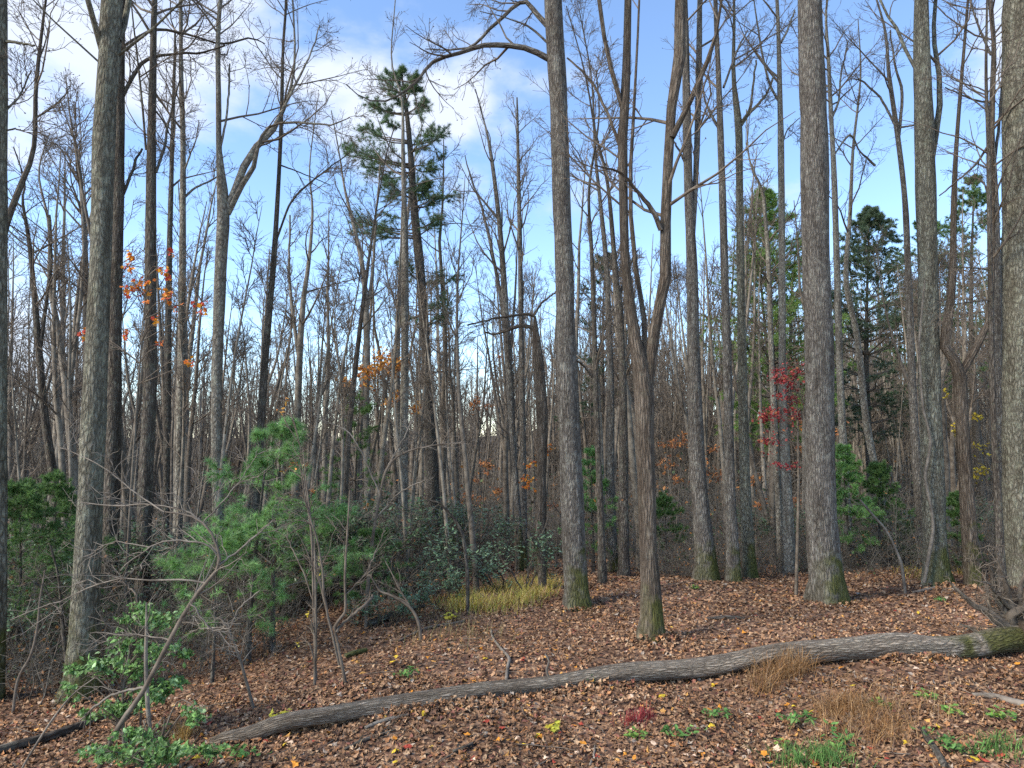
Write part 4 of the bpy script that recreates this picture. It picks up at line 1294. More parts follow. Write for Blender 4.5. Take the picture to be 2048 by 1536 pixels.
OR = [(0.55, 0.17, 0.02), (0.62, 0.27, 0.03), (0.42, 0.10, 0.03)]
RD = [(0.27, 0.03, 0.03), (0.36, 0.07, 0.06), (0.2, 0.025, 0.03), (0.4, 0.15, 0.06)]
YE = [(0.62, 0.45, 0.04), (0.5, 0.4, 0.05)]
BR_ = [(0.34, 0.13, 0.05), (0.42, 0.19, 0.07), (0.25, 0.10, 0.045)]
leafy('sapling with deep red leaves beside the thickest trunk', 1582, 15.5, [(1560, 765, 50, 50), (1592, 745, 18, 30), (1548, 825, 48, 30), (1590, 815, 18, 40), (1535, 885, 40, 16), (1568, 930, 46, 10), (1530, 835, 26, 14)], RD, [4, 4, 3, 1], per_m2=330, size=(0.045, 0.085))
leafy('maple sapling with orange leaves beside the tall pine', 772, 21.0, [(768, 730, 48, 28), (790, 735, 30, 48), (745, 745, 26, 24), (720, 745, 14, 20), (785, 800, 32, 18), (830, 820, 20, 18), (690, 762, 24, 11)], [(0.5, 0.19, 0.03), (0.56, 0.28, 0.05), (0.4, 0.14, 0.05)], [2, 5, 1], per_m2=260, size=(0.07, 0.13))
leafy('tall thin maple with scattered orange and red leaves', 262, 13.0, [(255, 525, 16, 28), (262, 580, 20, 20), (285, 575, 18, 26), (330, 550, 22, 16), (338, 590, 20, 24), (320, 690, 10, 8), (310, 640, 8, 18), (165, 670, 12, 22), (405, 615, 22, 16), (250, 670, 14, 16), (380, 725, 12, 12), (345, 505, 8, 10)], [(0.75, 0.33, 0.03), (0.7, 0.2, 0.04), (0.6, 0.1, 0.06)], [3, 3, 3], per_m2=240, size=(0.07, 0.13), stem_w=6, stem_top=(300, 470))
leafy('sapling hung with small yellow leaves beside the crotched tree', 1962, 17.5, [(1955, 835, 20, 16), (1965, 940, 16, 26), (1950, 950, 14, 18), (1960, 890, 20, 10), (1892, 790, 8, 18), (1990, 890, 10, 8), (1910, 860, 16, 20)], YE, [3, 2], per_m2=260, size=(0.06, 0.09), stem_w=4)
leafy('young oak holding rusty leaves below the broken-topped tree', 1062, 20.5, [(1062, 930, 18, 12), (1055, 965, 20, 16), (1100, 895, 18, 9), (1090, 905, 10, 8)], OR, [3, 3, 2], per_m2=170, size=(0.07, 0.12), stem_w=4)
for (u, Y, cl, lab) in [
        (1345, 24.0, [(1345, 890, 34, 18), (1370, 875, 18, 10), (1330, 930, 26, 14), (1350, 960, 30, 10)], 'rusty-leaved young beech behind the forked brown tree'),
        (1425, 25.0, [(1425, 900, 26, 10), (1440, 950, 20, 22), (1400, 940, 22, 20)], 'young beech with brown leaves beside the twin-stemmed trunk'),
        (1505, 23.0, [(1505, 960, 26, 14), (1520, 1010, 22, 14)], 'small beech with orange-brown leaves behind the lichen-flecked trunk'),
        (1608, 24.0, [(1600, 895, 14, 12), (1605, 850, 10, 18), (1596, 1000, 20, 22)], 'young beech keeping copper leaves behind the thickest trunk'),
        (1690, 27.0, [(1682, 860, 14, 18), (1700, 1080, 20, 20)], 'copper-leaved sapling by the slender pale trunk'),
        (960, 26.0, [(950, 960, 30, 8), (975, 930, 26, 14), (940, 1000, 40, 14), (1000, 985, 22, 12)], 'low beech with rusty leaves between tall pine and broken-topped tree'),
        (960, 30.0, [(945, 800, 14, 30), (970, 815, 14, 10), (1000, 715, 6, 10)], 'thin stem with a few withered brown leaves beyond the tall pine'),
        (1110, 23.0, [(1105, 1010, 18, 10), (1130, 980, 12, 16)], 'little rusty-leaved sapling behind the arching-limb trunk')]:
    leafy(lab, u, Y, cl, BR_ + [(0.5, 0.2, 0.05)], [3, 3, 2, 2], per_m2=190, size=(0.08, 0.15), stem_w=4, shape=shape_oval(), group='saplings keeping their dead leaves')
leafy('spindly sapling with sparse pale yellow leaves on the leafy slope', 640, 9.6, [(642, 1120, 8, 10), (640, 1150, 16, 10), (615, 1230, 10, 6), (600, 1290, 22, 8), (630, 1260, 14, 14)], YE + [(0.4, 0.42, 0.12)], [2, 2, 2], per_m2=120, size=(0.03, 0.065), stem_w=6, shape=shape_oval(), stem_top=(628, 1040))
leafy('sapling with a few round orange leaves in front of the bright young pine', 690, 10.2, [(590, 925, 14, 10), (575, 945, 18, 8), (612, 930, 10, 14), (560, 825, 10, 8), (572, 805, 8, 8), (625, 980, 10, 6)], [(0.55, 0.28, 0.05), (0.5, 0.2, 0.05), (0.35, 0.33, 0.14)], [3, 2, 2], per_m2=130, size=(0.05, 0.085), stem_w=5, shape=shape_oval(), stem_top=(600, 890))

# ------------------------------------------------------------------ leafy green bush, pale and leaning saplings at the lower left
GR = [(0.13, 0.25, 0.06), (0.19, 0.33, 0.10), (0.11, 0.20, 0.06), (0.27, 0.40, 0.18)]
leafy('leafy green bush around the white-barked sapling', 275, 8.2, [(285, 1215, 28, 10), (305, 1240, 50, 14), (250, 1245, 22, 10), (250, 1290, 40, 16), (310, 1300, 50, 14), (205, 1330, 42, 18), (150, 1340, 26, 12), (270, 1340, 48, 22), (350, 1370, 40, 16), (310, 1390, 50, 22), (160, 1430, 34, 14), (240, 1420, 40, 18), (370, 1300, 20, 16), (140, 1370, 14, 10)],
      GR, [3, 3, 2, 2], size=(0.045, 0.09), per_m2=3600, name='leafy_bush', cat='bush', shape=shape_oval(), stem_top=(285, 1205), mat=M_leaf)
leafy('low green bush at the bottom of the slope below the fallen tree end', 330, 7.2, [(270, 1470, 50, 18), (340, 1500, 70, 18), (200, 1510, 60, 16), (420, 1505, 40, 12), (300, 1520, 60, 14), (390, 1430, 30, 16)],
      GR, [3, 3, 2, 2], size=(0.045, 0.09), per_m2=3600, name='leafy_bush', cat='bush', shape=shape_oval(), stem_top=(330, 1450), mat=M_leaf)


def traced_sapling(label, stem, Y, limbs, mat, name='bare_sapling', dY=0.0, n2=5, n3=4, tw=None):
    sp_ = trace(stem, Y, dY)
    zt = terrain(sp_[0, 0], sp_[0, 1])
    if sp_[0, 2] > zt:
        sp_ = np.vstack([[sp_[0, 0] - (sp_[1, 0] - sp_[0, 0]) * 0.3, sp_[0, 1], zt - 0.05, sp_[0, 3]], sp_])
    base = sp_[0, :3].copy()
    st = resample(sp_, 26)
    root = empty(name, base, label, 'sapling')
    A = Acc()
    tubes(A, st[None, :, :3], np.maximum(st[None, :, 3], 0.004), 10, lump=0.05)
    link('stem', A.mesh('stem', origin=base, mat=mat), root)
    PP = [(resample(st[10:], 16), None)]
    for pts, d in limbs:
        q_ = resample(trace(pts, Y + dY * 0.6, d), 16)
        q_[:, :3] += rng.normal(0, 0.006, (16, 3))
        A = Acc()
        tubes(A, q_[None, :, :3], np.maximum(q_[None, :, 3], 0.0035), 6)
        PP.append((q_, link('limb', A.mesh('limb', origin=base, mat=tw or mat), root)))
    for q_, par in PP:
        A = twig_levels(q_[None, :, :3], q_[None, :, 3], n2, n3, 0.0028, lf2=0.32, lf3=0.5, up=0.02, tips=False, wig=0.28)
        if A.n:
            t_ = link('twigs', A.mesh('twigs', origin=base, mat=tw or mat), par or root)
            t_['kind'] = 'stuff'
    return root


traced_sapling('leaning bare sapling with pale arching twigs over the green bush', [(195, 1545, 11), (240, 1450, 11), (285, 1385, 10), (340, 1280, 9), (370, 1225, 9), (400, 1180, 8), (437, 1135, 7), (438, 1110, 6), (425, 1070, 5), (405, 1045, 4), (375, 1030, 4), (330, 1024, 3)], 7.4,
    [([(437, 1130, 5), (470, 1105, 4), (520, 1065, 3), (545, 1040, 2)], 0.3), ([(436, 1110, 5), (415, 1090, 4), (350, 1080, 4), (300, 1095, 3), (240, 1140, 2)], -0.2),
     ([(425, 1070, 4), (380, 1025, 4), (310, 1010, 3), (240, 1010, 3), (160, 1005, 2)], 0.2), ([(412, 1165, 4), (350, 1160, 4), (290, 1162, 3), (245, 1155, 3), (190, 1170, 3), (110, 1205, 2), (20, 1240, 2)], 0.4),
     ([(345, 1280, 4), (310, 1275, 3), (275, 1270, 3), (180, 1265, 2)], 0.2), ([(405, 1045, 3), (440, 1010, 3), (480, 960, 2), (500, 930, 2)], 0.3), ([(380, 1200, 4), (420, 1255, 3), (460, 1255, 2)], -0.2),
     ([(330, 1024, 3), (270, 985, 3), (200, 930, 2), (120, 895, 2)], 0.4), ([(300, 1095, 3), (230, 1085, 2), (170, 1115, 2)], 0.2)],
    M_twig, n2=6, n3=4, tw=M_twig_pale)
traced_sapling('white-barked slender sapling with a snapped top in the green bush', [(306, 1540, 10), (300, 1460, 9), (295, 1400, 9), (292, 1320, 8), (293, 1260, 6), (293, 1205, 3)], 7.8,
    [([(288, 1375, 6), (240, 1385, 5), (200, 1405, 5), (160, 1440, 3)], 0.1)], M_twig_pale, n2=2, n3=2)
traced_sapling('pale whip-thin stem slanting up from the corner by the rotting log', [(40, 1545, 4), (75, 1485, 5), (115, 1425, 4), (150, 1385, 3), (190, 1355, 2)], 7.4, [], M_twig_pale, n2=2, n3=1)
traced_sapling('dark straight sapling crossing the green bush', [(282, 1390, 5), (280, 1300, 5), (276, 1220, 4), (272, 1185, 3)], 8.4, [([(272, 1190, 4), (250, 1165, 3), (240, 1150, 2)], 0.1)], M_twig, n2=4, n3=3)
traced_sapling('bare sapling leaning away from the fallen tree end', [(514, 1445, 7), (500, 1390, 7), (480, 1320, 6), (458, 1262, 5), (440, 1235, 4)], 8.9, [([(450, 1255, 4), (420, 1255, 3), (380, 1262, 2)], 0.2), ([(458, 1262, 3), (480, 1215, 3), (520, 1180, 2)], 0.2)], M_twig, n2=6, n3=4, tw=M_twig_pale)
traced_sapling('slim twin-stemmed bare sapling beside the fallen tree on the slope', [(700, 1412, 7), (690, 1360, 7), (676, 1290, 6), (670, 1250, 7), (690, 1225, 6), (690, 1150, 5), (695, 1060, 4), (700, 980, 3)], 9.4,
    [([(672, 1262, 7), (700, 1235, 7), (735, 1205, 7), (745, 1190, 5)], 0.4), ([(668, 1280, 5), (650, 1200, 5), (640, 1100, 4), (610, 1000, 3), (600, 930, 2)], -0.2), ([(692, 1190, 3), (735, 1140, 3), (770, 1060, 2)], 0.3)], M_twig, n2=6, n3=4)
traced_sapling('straight grey sapling on the slope near the yellow leaves', [(636, 1410, 6), (632, 1350, 6), (628, 1250, 5), (626, 1150, 5), (622, 1050, 4), (612, 960, 3), (606, 900, 2)], 9.8, [([(627, 1200, 3), (600, 1130, 3), (570, 1070, 2)], 0.2)], M_twig, n2=7, n3=4)
traced_sapling('dark short stem with a sharp kink at the slope edge', [(36, 1360, 6), (62, 1310, 6), (75, 1255, 5), (80, 1200, 4), (90, 1140, 3)], 10.0, [], M_twig, n2=5, n3=4)
traced_sapling('thick-stemmed crooked sapling beside the stout mossy trunk', [(140, 1360, 9), (130, 1300, 8), (124, 1230, 7), (116, 1150, 5), (100, 1090, 4)], 10.6, [([(124, 1230, 4), (90, 1180, 3), (50, 1150, 2)], 0.3)], M_dark, n2=6, n3=4)
traced_sapling('young pine-height dead stem under the bright young pine', [(495, 1322, 15), (498, 1260, 14), (504, 1180, 12), (512, 1100, 9), (520, 1020, 6), (530, 940, 4)], 11.4, [], M_pine, n2=5, n3=3)
traced_sapling('wavy bare sapling bent over the slope below the laurels', [(842, 1300, 7), (838, 1250, 7), (820, 1215, 6), (780, 1190, 5), (760, 1182, 4), (740, 1150, 3)], 11.6, [([(830, 1230, 4), (800, 1180, 3), (770, 1120, 2)], 0.3)], M_twig, n2=6, n3=4)
traced_sapling('dark sinuous stem rising in front of the laurel bushes', [(935, 1165, 8), (932, 1120, 7), (925, 1070, 7), (910, 1040, 6), (890, 1018, 5), (878, 1005, 4), (850, 1000, 3)], 13.6, [([(880, 1008, 3), (840, 1030, 2), (800, 1020, 2)], 0.3), ([(925, 1070, 3), (945, 1020, 3), (960, 960, 2)], 0.2)], M_dark, n2=4, n3=3)
traced_sapling('arching bare sapling with long pale side twigs before the tall pine', [(735, 1175, 7), (745, 1080, 7), (758, 1000, 6), (775, 935, 5), (810, 905, 4), (870, 890, 3), (930, 885, 2)], 12.6, [([(760, 990, 4), (720, 900, 3), (690, 860, 3), (640, 840, 2)], 0.3), ([(775, 935, 4), (810, 870, 3), (830, 830, 2)], 0.3), ([(750, 1040, 4), (800, 985, 3), (850, 960, 2)], -0.3)], M_twig, n2=7, n3=5, tw=M_twig_pale)
traced_sapling('slanting pale dead stem in the brush behind the thickest trunk', [(1808, 1165, 6), (1800, 1120, 6), (1775, 1065, 5), (1750, 1035, 5), (1720, 1000, 4)], 15.5, [], M_twig_pale, n2=3, n3=2)
traced_sapling('old dead snag leaning from behind the laurel bushes', [(1082, 1105, 18), (1072, 1090, 16), (1060, 1075, 10), (1056, 1062, 6)], 15.8, [([(1070, 1090, 5), (1085, 1065, 4), (1095, 1040, 2)], 0.1)], M_dark, name='dead_snag', n2=2, n3=2)

# ------------------------------------------------------------------ laurel / rhododendron shrubs


def laurel_template(name, label, n_stem, h, spread, nleaf, cols, size=(0.07, 0.13)):
    root = empty(name, (0, 0, 0), label, 'shrub')
    an = rng.uniform(0, 6.28, n_stem)
    d = np.stack([np.cos(an) * spread, np.sin(an) * spread, np.full(n_stem, 1.0)], 1)
    P = wander(np.stack([rng.normal(0, .08, n_stem), rng.normal(0, .08, n_stem), np.full(n_stem, -0.05)], 1), d, h * rng.uniform(0.7, 1.1, n_stem), 8, 0.22, 0.02)
    R = np.linspace(0.018, 0.008, 8)[None, :] * rng.uniform(0.7, 1.3, n_stem)[:, None]
    P1, R1 = grow(P, R, 6.0, 0.5, (30, 60), up=0.03, wig=0.2, npts=5, tmin=0.35, rmin=0.004)
    A = Acc()
    tubes(A, P, R, 6)
    tubes(A, P1, R1, 4)
    link('stems', A.mesh('stems', mat=M_dark), root)
    tips = np.concatenate([P1[:, -1], P1[:, -2], P[:, -1], P1[:, 2]])
    k = max(1, nleaf // len(tips))
    pos = np.repeat(tips, k, 0) + rng.normal(0, 0.05, (len(tips) * k, 3))
    n = len(pos)
    an = rng.uniform(0, 6.28, n)
    up = rng.normal(0.1, 0.35, n)
    y = norm(np.stack([np.cos(an), np.sin(an), up], 1))
    nr = norm(np.cross(np.cross(y, np.array([[0, 0, 1.0]])), y) + rng.normal(0, 0.25, (n, 3)))
    A = Acc()
    V0, T0 = shape_lance()
    x = norm(np.cross(y, nr))
    M = np.stack([x, y, np.cross(x, y)], -1)
    L = V0[None] * rng.uniform(size[0], size[1], n)[:, None, None]
    L = L * np.array([1.7, 1, 1])
    A.add(np.einsum('cij,cmj->cmi', M, L) + pos[:, None], None, (T0[None] + (np.arange(n) * len(V0))[:, None, None]).reshape(-1, 3), None, np.repeat(palette(cols, [1] * len(cols), n, 0.25), len(V0), 0))
    link('foliage', A.mesh('foliage', smooth=False, mat=M_gloss), root)
    return root


LC = [(0.075, 0.13, 0.06), (0.12, 0.19, 0.095), (0.17, 0.25, 0.14)]
LD = [(0.045, 0.08, 0.03), (0.075, 0.12, 0.05), (0.12, 0.175, 0.085)]
lt = [laurel_template('laurel_shrub', '', 5, 1.5, 0.55, 620, LC), laurel_template('laurel_shrub', '', 7, 2.0, 0.45, 900, LD), laurel_template('laurel_shrub', '', 6, 1.2, 0.75, 560, LC)]
spots = [(0, 920, 15.2, 1.0, 'blue-green laurel bush with dark stems beside the yellow grass'), (0, 1055, 15.6, 1.0, 'rounded blue-green laurel on bare dark stems above the yellow grass'), (2, 985, 16.8, 1.0, 'laurel bush tucked between two others above the yellow grass'),
         (2, 800, 16.0, 0.95, ''), (1, 735, 15.6, 0.8, ''), (2, 850, 18.0, 1.0, ''), (1, 660, 15.5, 1.1, ''), (1, 590, 17.0, 1.2, ''), (1, 300, 15.0, 1.1, ''), (1, 400, 14.0, 1.15, ''), (1, 220, 16.5, 1.2, ''), (1, 330, 18.5, 1.35, ''),
         (1, 470, 17.5, 1.2, ''), (1, 60, 16.5, 1.3, ''), (1, 140, 18.0, 1.4, ''), (1, 20, 14.2, 1.2, ''), (1, 960, 20.0, 1.1, ''), (1, 540, 14.5, 1.0, ''), (1, 120, 13.0, 1.0, ''), (1, 690, 21.0, 1.0, ''), (1, 780, 21.5, 1.0, ''),
         (2, 790, 12.6, 0.55, 'low laurel sprout on the slope below the dark thicket'), (2, 835, 13.4, 0.6, 'small laurel seedling bush near the bent sapling'), (2, 720, 12.8, 0.6, 'knee-high laurel under the young pines'), (2, 880, 14.4, 0.7, 'low laurel in front of a tall blue-green one'), (0, 20, 11.5, 0.9, 'dark leafy shrub below the cut-off trunk')] + [(1, rng.uniform(-60, 900), rng.uniform(15, 24), rng.uniform(0.9, 1.4), '') for _ in range(10)] + [(1, rng.uniform(1150, 2080), rng.uniform(21, 30), rng.uniform(0.8, 1.2), '') for _ in range(8)]


def near_land(x, y):
    best, bd = None, 1e9
    for (lx, ly, ph_) in LAND:
        dd = abs(math.atan2(lx, ly) - math.atan2(x, y))
        if dd < bd:
            bd, best = dd, ph_
    return best


used = set()
for (ti, u, Y, s_, lab) in spots:
    b_ = on_ground(u, Y)
    lab = lab or (('tall' if s_ > 1.25 else ('waist-high' if s_ > 1.08 else 'low')) + (' dark evergreen shrub deep in brush behind ' if Y > 18.5 else ' dark evergreen shrub at the brush edge behind ') + near_land(b_[0], b_[1]))
    if ti not in used:
        o = lt[ti]
        o.location = b_
        o.scale = (s_, s_, s_)
        o['label'] = lab
        used.add(ti)
    else:
        o = copy_thing(lt[ti], b_, rng.uniform(0, 6.28), s_, lab)
    o['group'] = 'evergreen shrubs of the thicket'

# ------------------------------------------------------------------ background trees: templates and copies


def bg_template(label, H, r0, fork=None, lean=0.0, nb=18, L1=2.6, ang=(22, 50), mat=None, wig=0.032, bstart=0.42):
    root = empty('bare_tree', (0, 0, 0), label, 'tree', 'bare trees in the woods behind the clearing')
    P0 = wander(np.array([[0, 0, -0.15]]), np.array([[lean, 0.3 * lean, 1.0]]), np.array([H]), 14, wig, 0.03)
    R0 = (r0 * (1 - np.linspace(0, 1, 14) * 0.92) ** 0.9)[None, :]
    A = Acc()
    tubes(A, P0, R0, 9, lump=0.05, flare=(0.35, 0.3))
    SP, SR = [P0[0]], [R0[0]]
    if fork:
        for (fh, fa, fl) in fork:
            i = int(fh * 13)
            an = rng.uniform(0, 6.28)
            st = P0[:, i]
            d = np.array([[cos(an) * fa, sin(an) * fa, 1.0]])
            P_ = wander(st, d, np.array([H * fl]), 14, wig * 1.2, 0.10)
            R_ = (R0[0, i] * 0.8 * (1 - np.linspace(0, 1, 14) * 0.92))[None, :]
            tubes(A, P_, R_, 8, lump=0.05)
            SP.append(P_[0])
            SR.append(R_[0])
    link('trunk', A.mesh('trunk', mat=mat or M_far), root)
    SP, SR = np.stack(SP), np.stack(SR)
    P1, R1 = grow(SP, SR, float(nb), 1.0, ang, up=0.07, wig=0.13, npts=6, tmin=bstart, rmin=0.012, labs=L1, lmin=0.7, lmax=5)
    A = Acc()
    tubes(A, P1, R1, 4)
    P2, R2 = grow(P1, R1, 6.0, 0.45, (25, 55), up=0.06, wig=0.12, npts=4, tmin=0.15, rmin=0.008, lmin=0.4, lmax=2.2)
    tubes(A, P2, R2, 3)
    P3, R3 = grow(P2, R2, 4.0, 0.5, (25, 55), up=0.05, wig=0.18, npts=3, tmin=0.1, rmin=0.0055, lmin=0.25, lmax=1.0)
    tubes(A, P3, R3, 3)
    link('crown', A.mesh('crown', mat=M_twig), root)
    return root


kinds = [('slim straight bare tree', dict(H=16, r0=0.13, nb=20)), ('bare tree forking low into two stems', dict(H=16, r0=0.17, fork=[(0.35, 0.35, 0.6)], nb=13, mat=M_far_d)),
         ('grey long-boled bare tree', dict(H=19, r0=0.2, nb=18, bstart=0.55, L1=3.2)), ('leaning thin bare tree', dict(H=14, r0=0.10, lean=0.11, nb=16, mat=M_far_d)),
         ('bushy-topped bare tree with upswept branches', dict(H=15, r0=0.15, fork=[(0.5, 0.3, 0.45), (0.55, 0.3, 0.4)], nb=12, ang=(15, 38))), ('dark bare tree with crooked branches', dict(H=16, r0=0.16, wig=0.07, nb=18, mat=M_far_d, ang=(35, 70))),
         ('thin whip-like bare tree', dict(H=11, r0=0.07, nb=18, L1=1.5)), ('pale-barked bare tree with a narrow top', dict(H=17, r0=0.15, nb=18, L1=2.0, mat=M_far)),
         ('double-stemmed dark bare tree', dict(H=14, r0=0.15, fork=[(0.12, 0.2, 0.85)], nb=13, mat=M_far_d))]
tmpl = [bg_template(k, **kw) for k, kw in kinds]
tused = [False] * len(tmpl)
cand = []
for q in range(300):
    u = rng.uniform(-260, 2300)
    Y = 21 + 48 * rng.random() ** 1.1
    cand.append((u, Y))
for q in range(34):
    u = rng.uniform(-120, 1000)
    cand.append((u, rng.uniform(14.5, 22)))
cand.sort(key=lambda c: c[1])
placed = []
wts = np.array([1.4, 1, 1.1, .6, 1, 1, .9, 1.2, .9])
for (u, Y) in cand:
    b_ = on_ground(u, Y)
    if any((b_[0] - p[0]) ** 2 + (b_[1] - p[1]) ** 2 < 0.8 for p in placed):
        continue
    # the tall pine stands clear of big crowns
    ti = rng.choice(len(tmpl), p=wts / wts.sum()) if Y > 21 else rng.choice([6, 3, 6, 0])
    s_ = rng.uniform(0.78, 1.12) * (1.0 if Y > 26 else 0.8)
    if 560 < u < 1100:
        s_ *= 0.94
    placed.append(b_)
    where = 'on far slope behind ' if Y > 45 and b_[0] > 4 else ('deep behind ' if Y > 40 else ('close behind ' if Y < 24 else 'behind '))
    lab = ('lofty ' if s_ > 1.03 else ('short ' if s_ < 0.84 else '')) + kinds[ti][0] + ' ' + where + near_land(b_[0], b_[1])
    if len(lab.split()) > 15:
        lab = lab.replace('on far slope behind', 'far behind')
    if not tused[ti]:
        tused[ti] = True
        o = tmpl[ti]
        o.location = b_
        o.rotation_euler = (0, 0, rng.uniform(0, 6.28))
        o.scale = (s_, s_, s_)
        o['label'] = lab
    else:
        copy_thing(tmpl[ti], b_, rng.uniform(0, 6.28), (s_ * rng.uniform(0.85, 1.2), s_, s_), lab)

# far woods: past counting, one mass made of a few groves
groves = []
for q in range(5):
    A = Acc()
    n = 16
    P0 = wander(np.stack([rng.uniform(-7, 7, n), rng.uniform(-5, 5, n), np.full(n, -1.2)], 1), np.tile([[0, 0, 1.0]], (n, 1)) + rng.normal(0, .05, (n, 3)), rng.uniform(11, 18, n), 8, 0.05, 0.03)
    R0 = (rng.uniform(0.08, 0.19, n))[:, None] * np.linspace(1, 0.12, 8)[None]
    tubes(A, P0, R0, 5)
    P1, R1 = grow(P0, R0, 14.0, 1.0, (20, 50), up=0.08, wig=0.12, npts=4, tmin=0.12, rmin=0.02, labs=3.0, lmin=1, lmax=5)
    tubes(A, P1, R1, 3)
    P2, R2 = grow(P1, R1, 6.0, 0.5, (25, 55), up=0.06, wig=0.14, npts=3, tmin=0.1, rmin=0.012, lmin=.6, lmax=2)
    tubes(A, P2, R2, 3)
    groves.append(A.mesh('grove', mat=M_far if q % 2 else M_far_d))
dw = bpy.data.objects.new('distant_woods', None)
COL.objects.link(dw)
tag(dw, 'far-off bare woodland closing the view beyond the nearer trees', 'woods', kind='stuff')
for q in range(140):
    Y = 52 + 150 * rng.random() ** 1.5
    x = rng.uniform(-0.98, 0.98) * Y
    o = link('grove', groves[q % 5], dw, (x, Y, float(terrain(x, Y))))
    o.rotation_euler = (0, 0, rng.uniform(0, 6.28))
    s_ = rng.uniform(0.85, 1.3)
    o.scale = (s_, s_, s_)

# ------------------------------------------------------------------ undergrowth
M_brush = twig_mat('brush_twig', (0.07, 0.06, 0.045), (0.235, 0.205, 0.16))
patches = []
for q in range(8):
    A = Acc()
    n = 46
    x, y = rng.uniform(-1.5, 1.5, n), rng.uniform(-1.3, 1.3, n)
    d = np.stack([rng.normal(0, 0.42, n), rng.normal(0, 0.42, n), np.ones(n)], 1)
    P0 = wander(np.stack([x, y, np.full(n, -0.25)], 1), d, (0.7 + 2.2 * rng.random(n) ** 1.6) * (0.7 + 0.1 * q), 6, 0.2, 0.02)
    R0 = (0.006 + 0.006 * rng.random(n))[:, None] * np.linspace(1.3, 0.6, 6)[None]
    tubes(A, P0, R0, 4)
    P1, R1 = grow(P0, R0, 7.0, 0.5, (25, 70), up=0.02, wig=0.28, npts=4, tmin=0.2, rmin=0.0048, lmin=0.25, lmax=1.4)
    tubes(A, P1, R1, 3)
    P2, R2 = grow(P1, R1, 2.5, 0.6, (25, 70), up=0.02, wig=0.3, npts=3, tmin=0.2, rmin=0.004, lmin=0.15, lmax=0.7)
    tubes(A, P2, R2, 3)
    B_ = Acc()
    tip = np.concatenate([P1[:, -1], P2[:, -1]])
    p = tip[rng.choice(len(tip), 150 + 30 * (q % 4), replace=False)]
    pal = [(0.10, 0.06, 0.035), (0.22, 0.12, 0.06), (0.38, 0.17, 0.05), (0.07, 0.11, 0.045), (0.12, 0.18, 0.07)]
    c = palette(pal, [3, 3, 3, 1, 1] if q % 2 else [2, 2, 0.7, 3, 2.5], len(p), 0.3)
    leaves(B_, shape_diamond(), p, rng.normal(size=(len(p), 3)), rng.uniform(0.06, 0.13, len(p)), c)
    patches.append((A.mesh('brush', mat=M_brush), B_.mesh('brush_leaves', smooth=False, mat=M_leaf)))
ug = bpy.data.objects.new('undergrowth', None)
COL.objects.link(ug)
tag(ug, 'tangled bare brush with withered leaves filling the woods between the trunks', 'undergrowth', kind='stuff')
for (n, u0, u1, y0, y1, s0, s1) in ((46, -150, 860, 14.5, 24, 0.7, 1.1), (95, 760, 2250, 20.5, 34, 0.75, 1.1), (12, -150, 520, 11, 13.5, 0.45, 0.65), (26, 1290, 2150, 18.4, 20.5, 0.4, 0.65), (60, -200, 900, 24, 42, 0.9, 1.3), (170, -250, 2350, 34, 75, 1.2, 2.2)):
    for q in range(n):
        Y = rng.uniform(y0, y1)
        x = (rng.uniform(u0, u1) - 1024) / F * Y
        k = rng.integers(8)
        s_ = rng.uniform(s0, s1)
        rz = rng.uniform(0, 6.28)
        for nm, me in zip(('brush', 'brush_leaves'), patches[k]):
            o = link(nm, me, ug, (x, Y, float(terrain(x, Y))))
            o.rotation_euler = (0, 0, rz)
            o.scale = (s_, s_, s_)

# ------------------------------------------------------------------ grasses


def grass_patch(name, label, pts, n_blades, h, cols, droop=0.5, width=0.006, kind=None, cat='grass', group=None):
    """blades standing around the ground points [(u,v,spread_m)]"""
    A = Acc()
    base = None
    for (u, v, sp) in pts:
        g_ = ground_hit(u, v)
        if base is None:
            base = g_.copy()
            base[2] = terrain(base[0], base[1])
        nn = n_blades
        x = g_[0] + rng.normal(0, sp, nn)
        y = g_[1] + rng.normal(0, sp * 0.7, nn)
        z = terrain(x, y)
        an = rng.uniform(0, 6.28, nn)
        L = h * rng.uniform(0.45, 1.2, nn)
        lean = rng.uniform(0.1, 0.7, nn)
        dirx, diry = np.cos(an), np.sin(an)
        pts3 = []
        for t in (0, 0.4, 0.75, 1.0):
            out_ = L * lean * (t ** 1.8) * (1 + droop)
            up_ = L * (t - droop * lean * t ** 3 * 0.6)
            pts3.append(np.stack([x + dirx * out_, y + diry * out_, z + up_], 1))
        side = np.stack([-diry, dirx, 0 * x], 1) * width * 0.5
        V = np.stack([pts3[0] - side, pts3[0] + side, pts3[1] - side, pts3[1] + side, pts3[2] - side * .7, pts3[2] + side * .7, pts3[3]], 1)
        i = (np.arange(nn) * 7)[:, None]
        Q = np.concatenate([i + np.array([[0, 1, 3, 2]]), i + np.array([[2, 3, 5, 4]])])
        T = i + np.array([[4, 5, 6]])
        A.add(V, Q, T, None, np.repeat(palette(cols, [1] * len(cols), nn, 0.2), 7, 0))
    o_ = link(name, A.mesh(name, smooth=False, origin=base, mat=M_grass), None, base)
    tag(o_, label, cat, group, kind)
    return o_


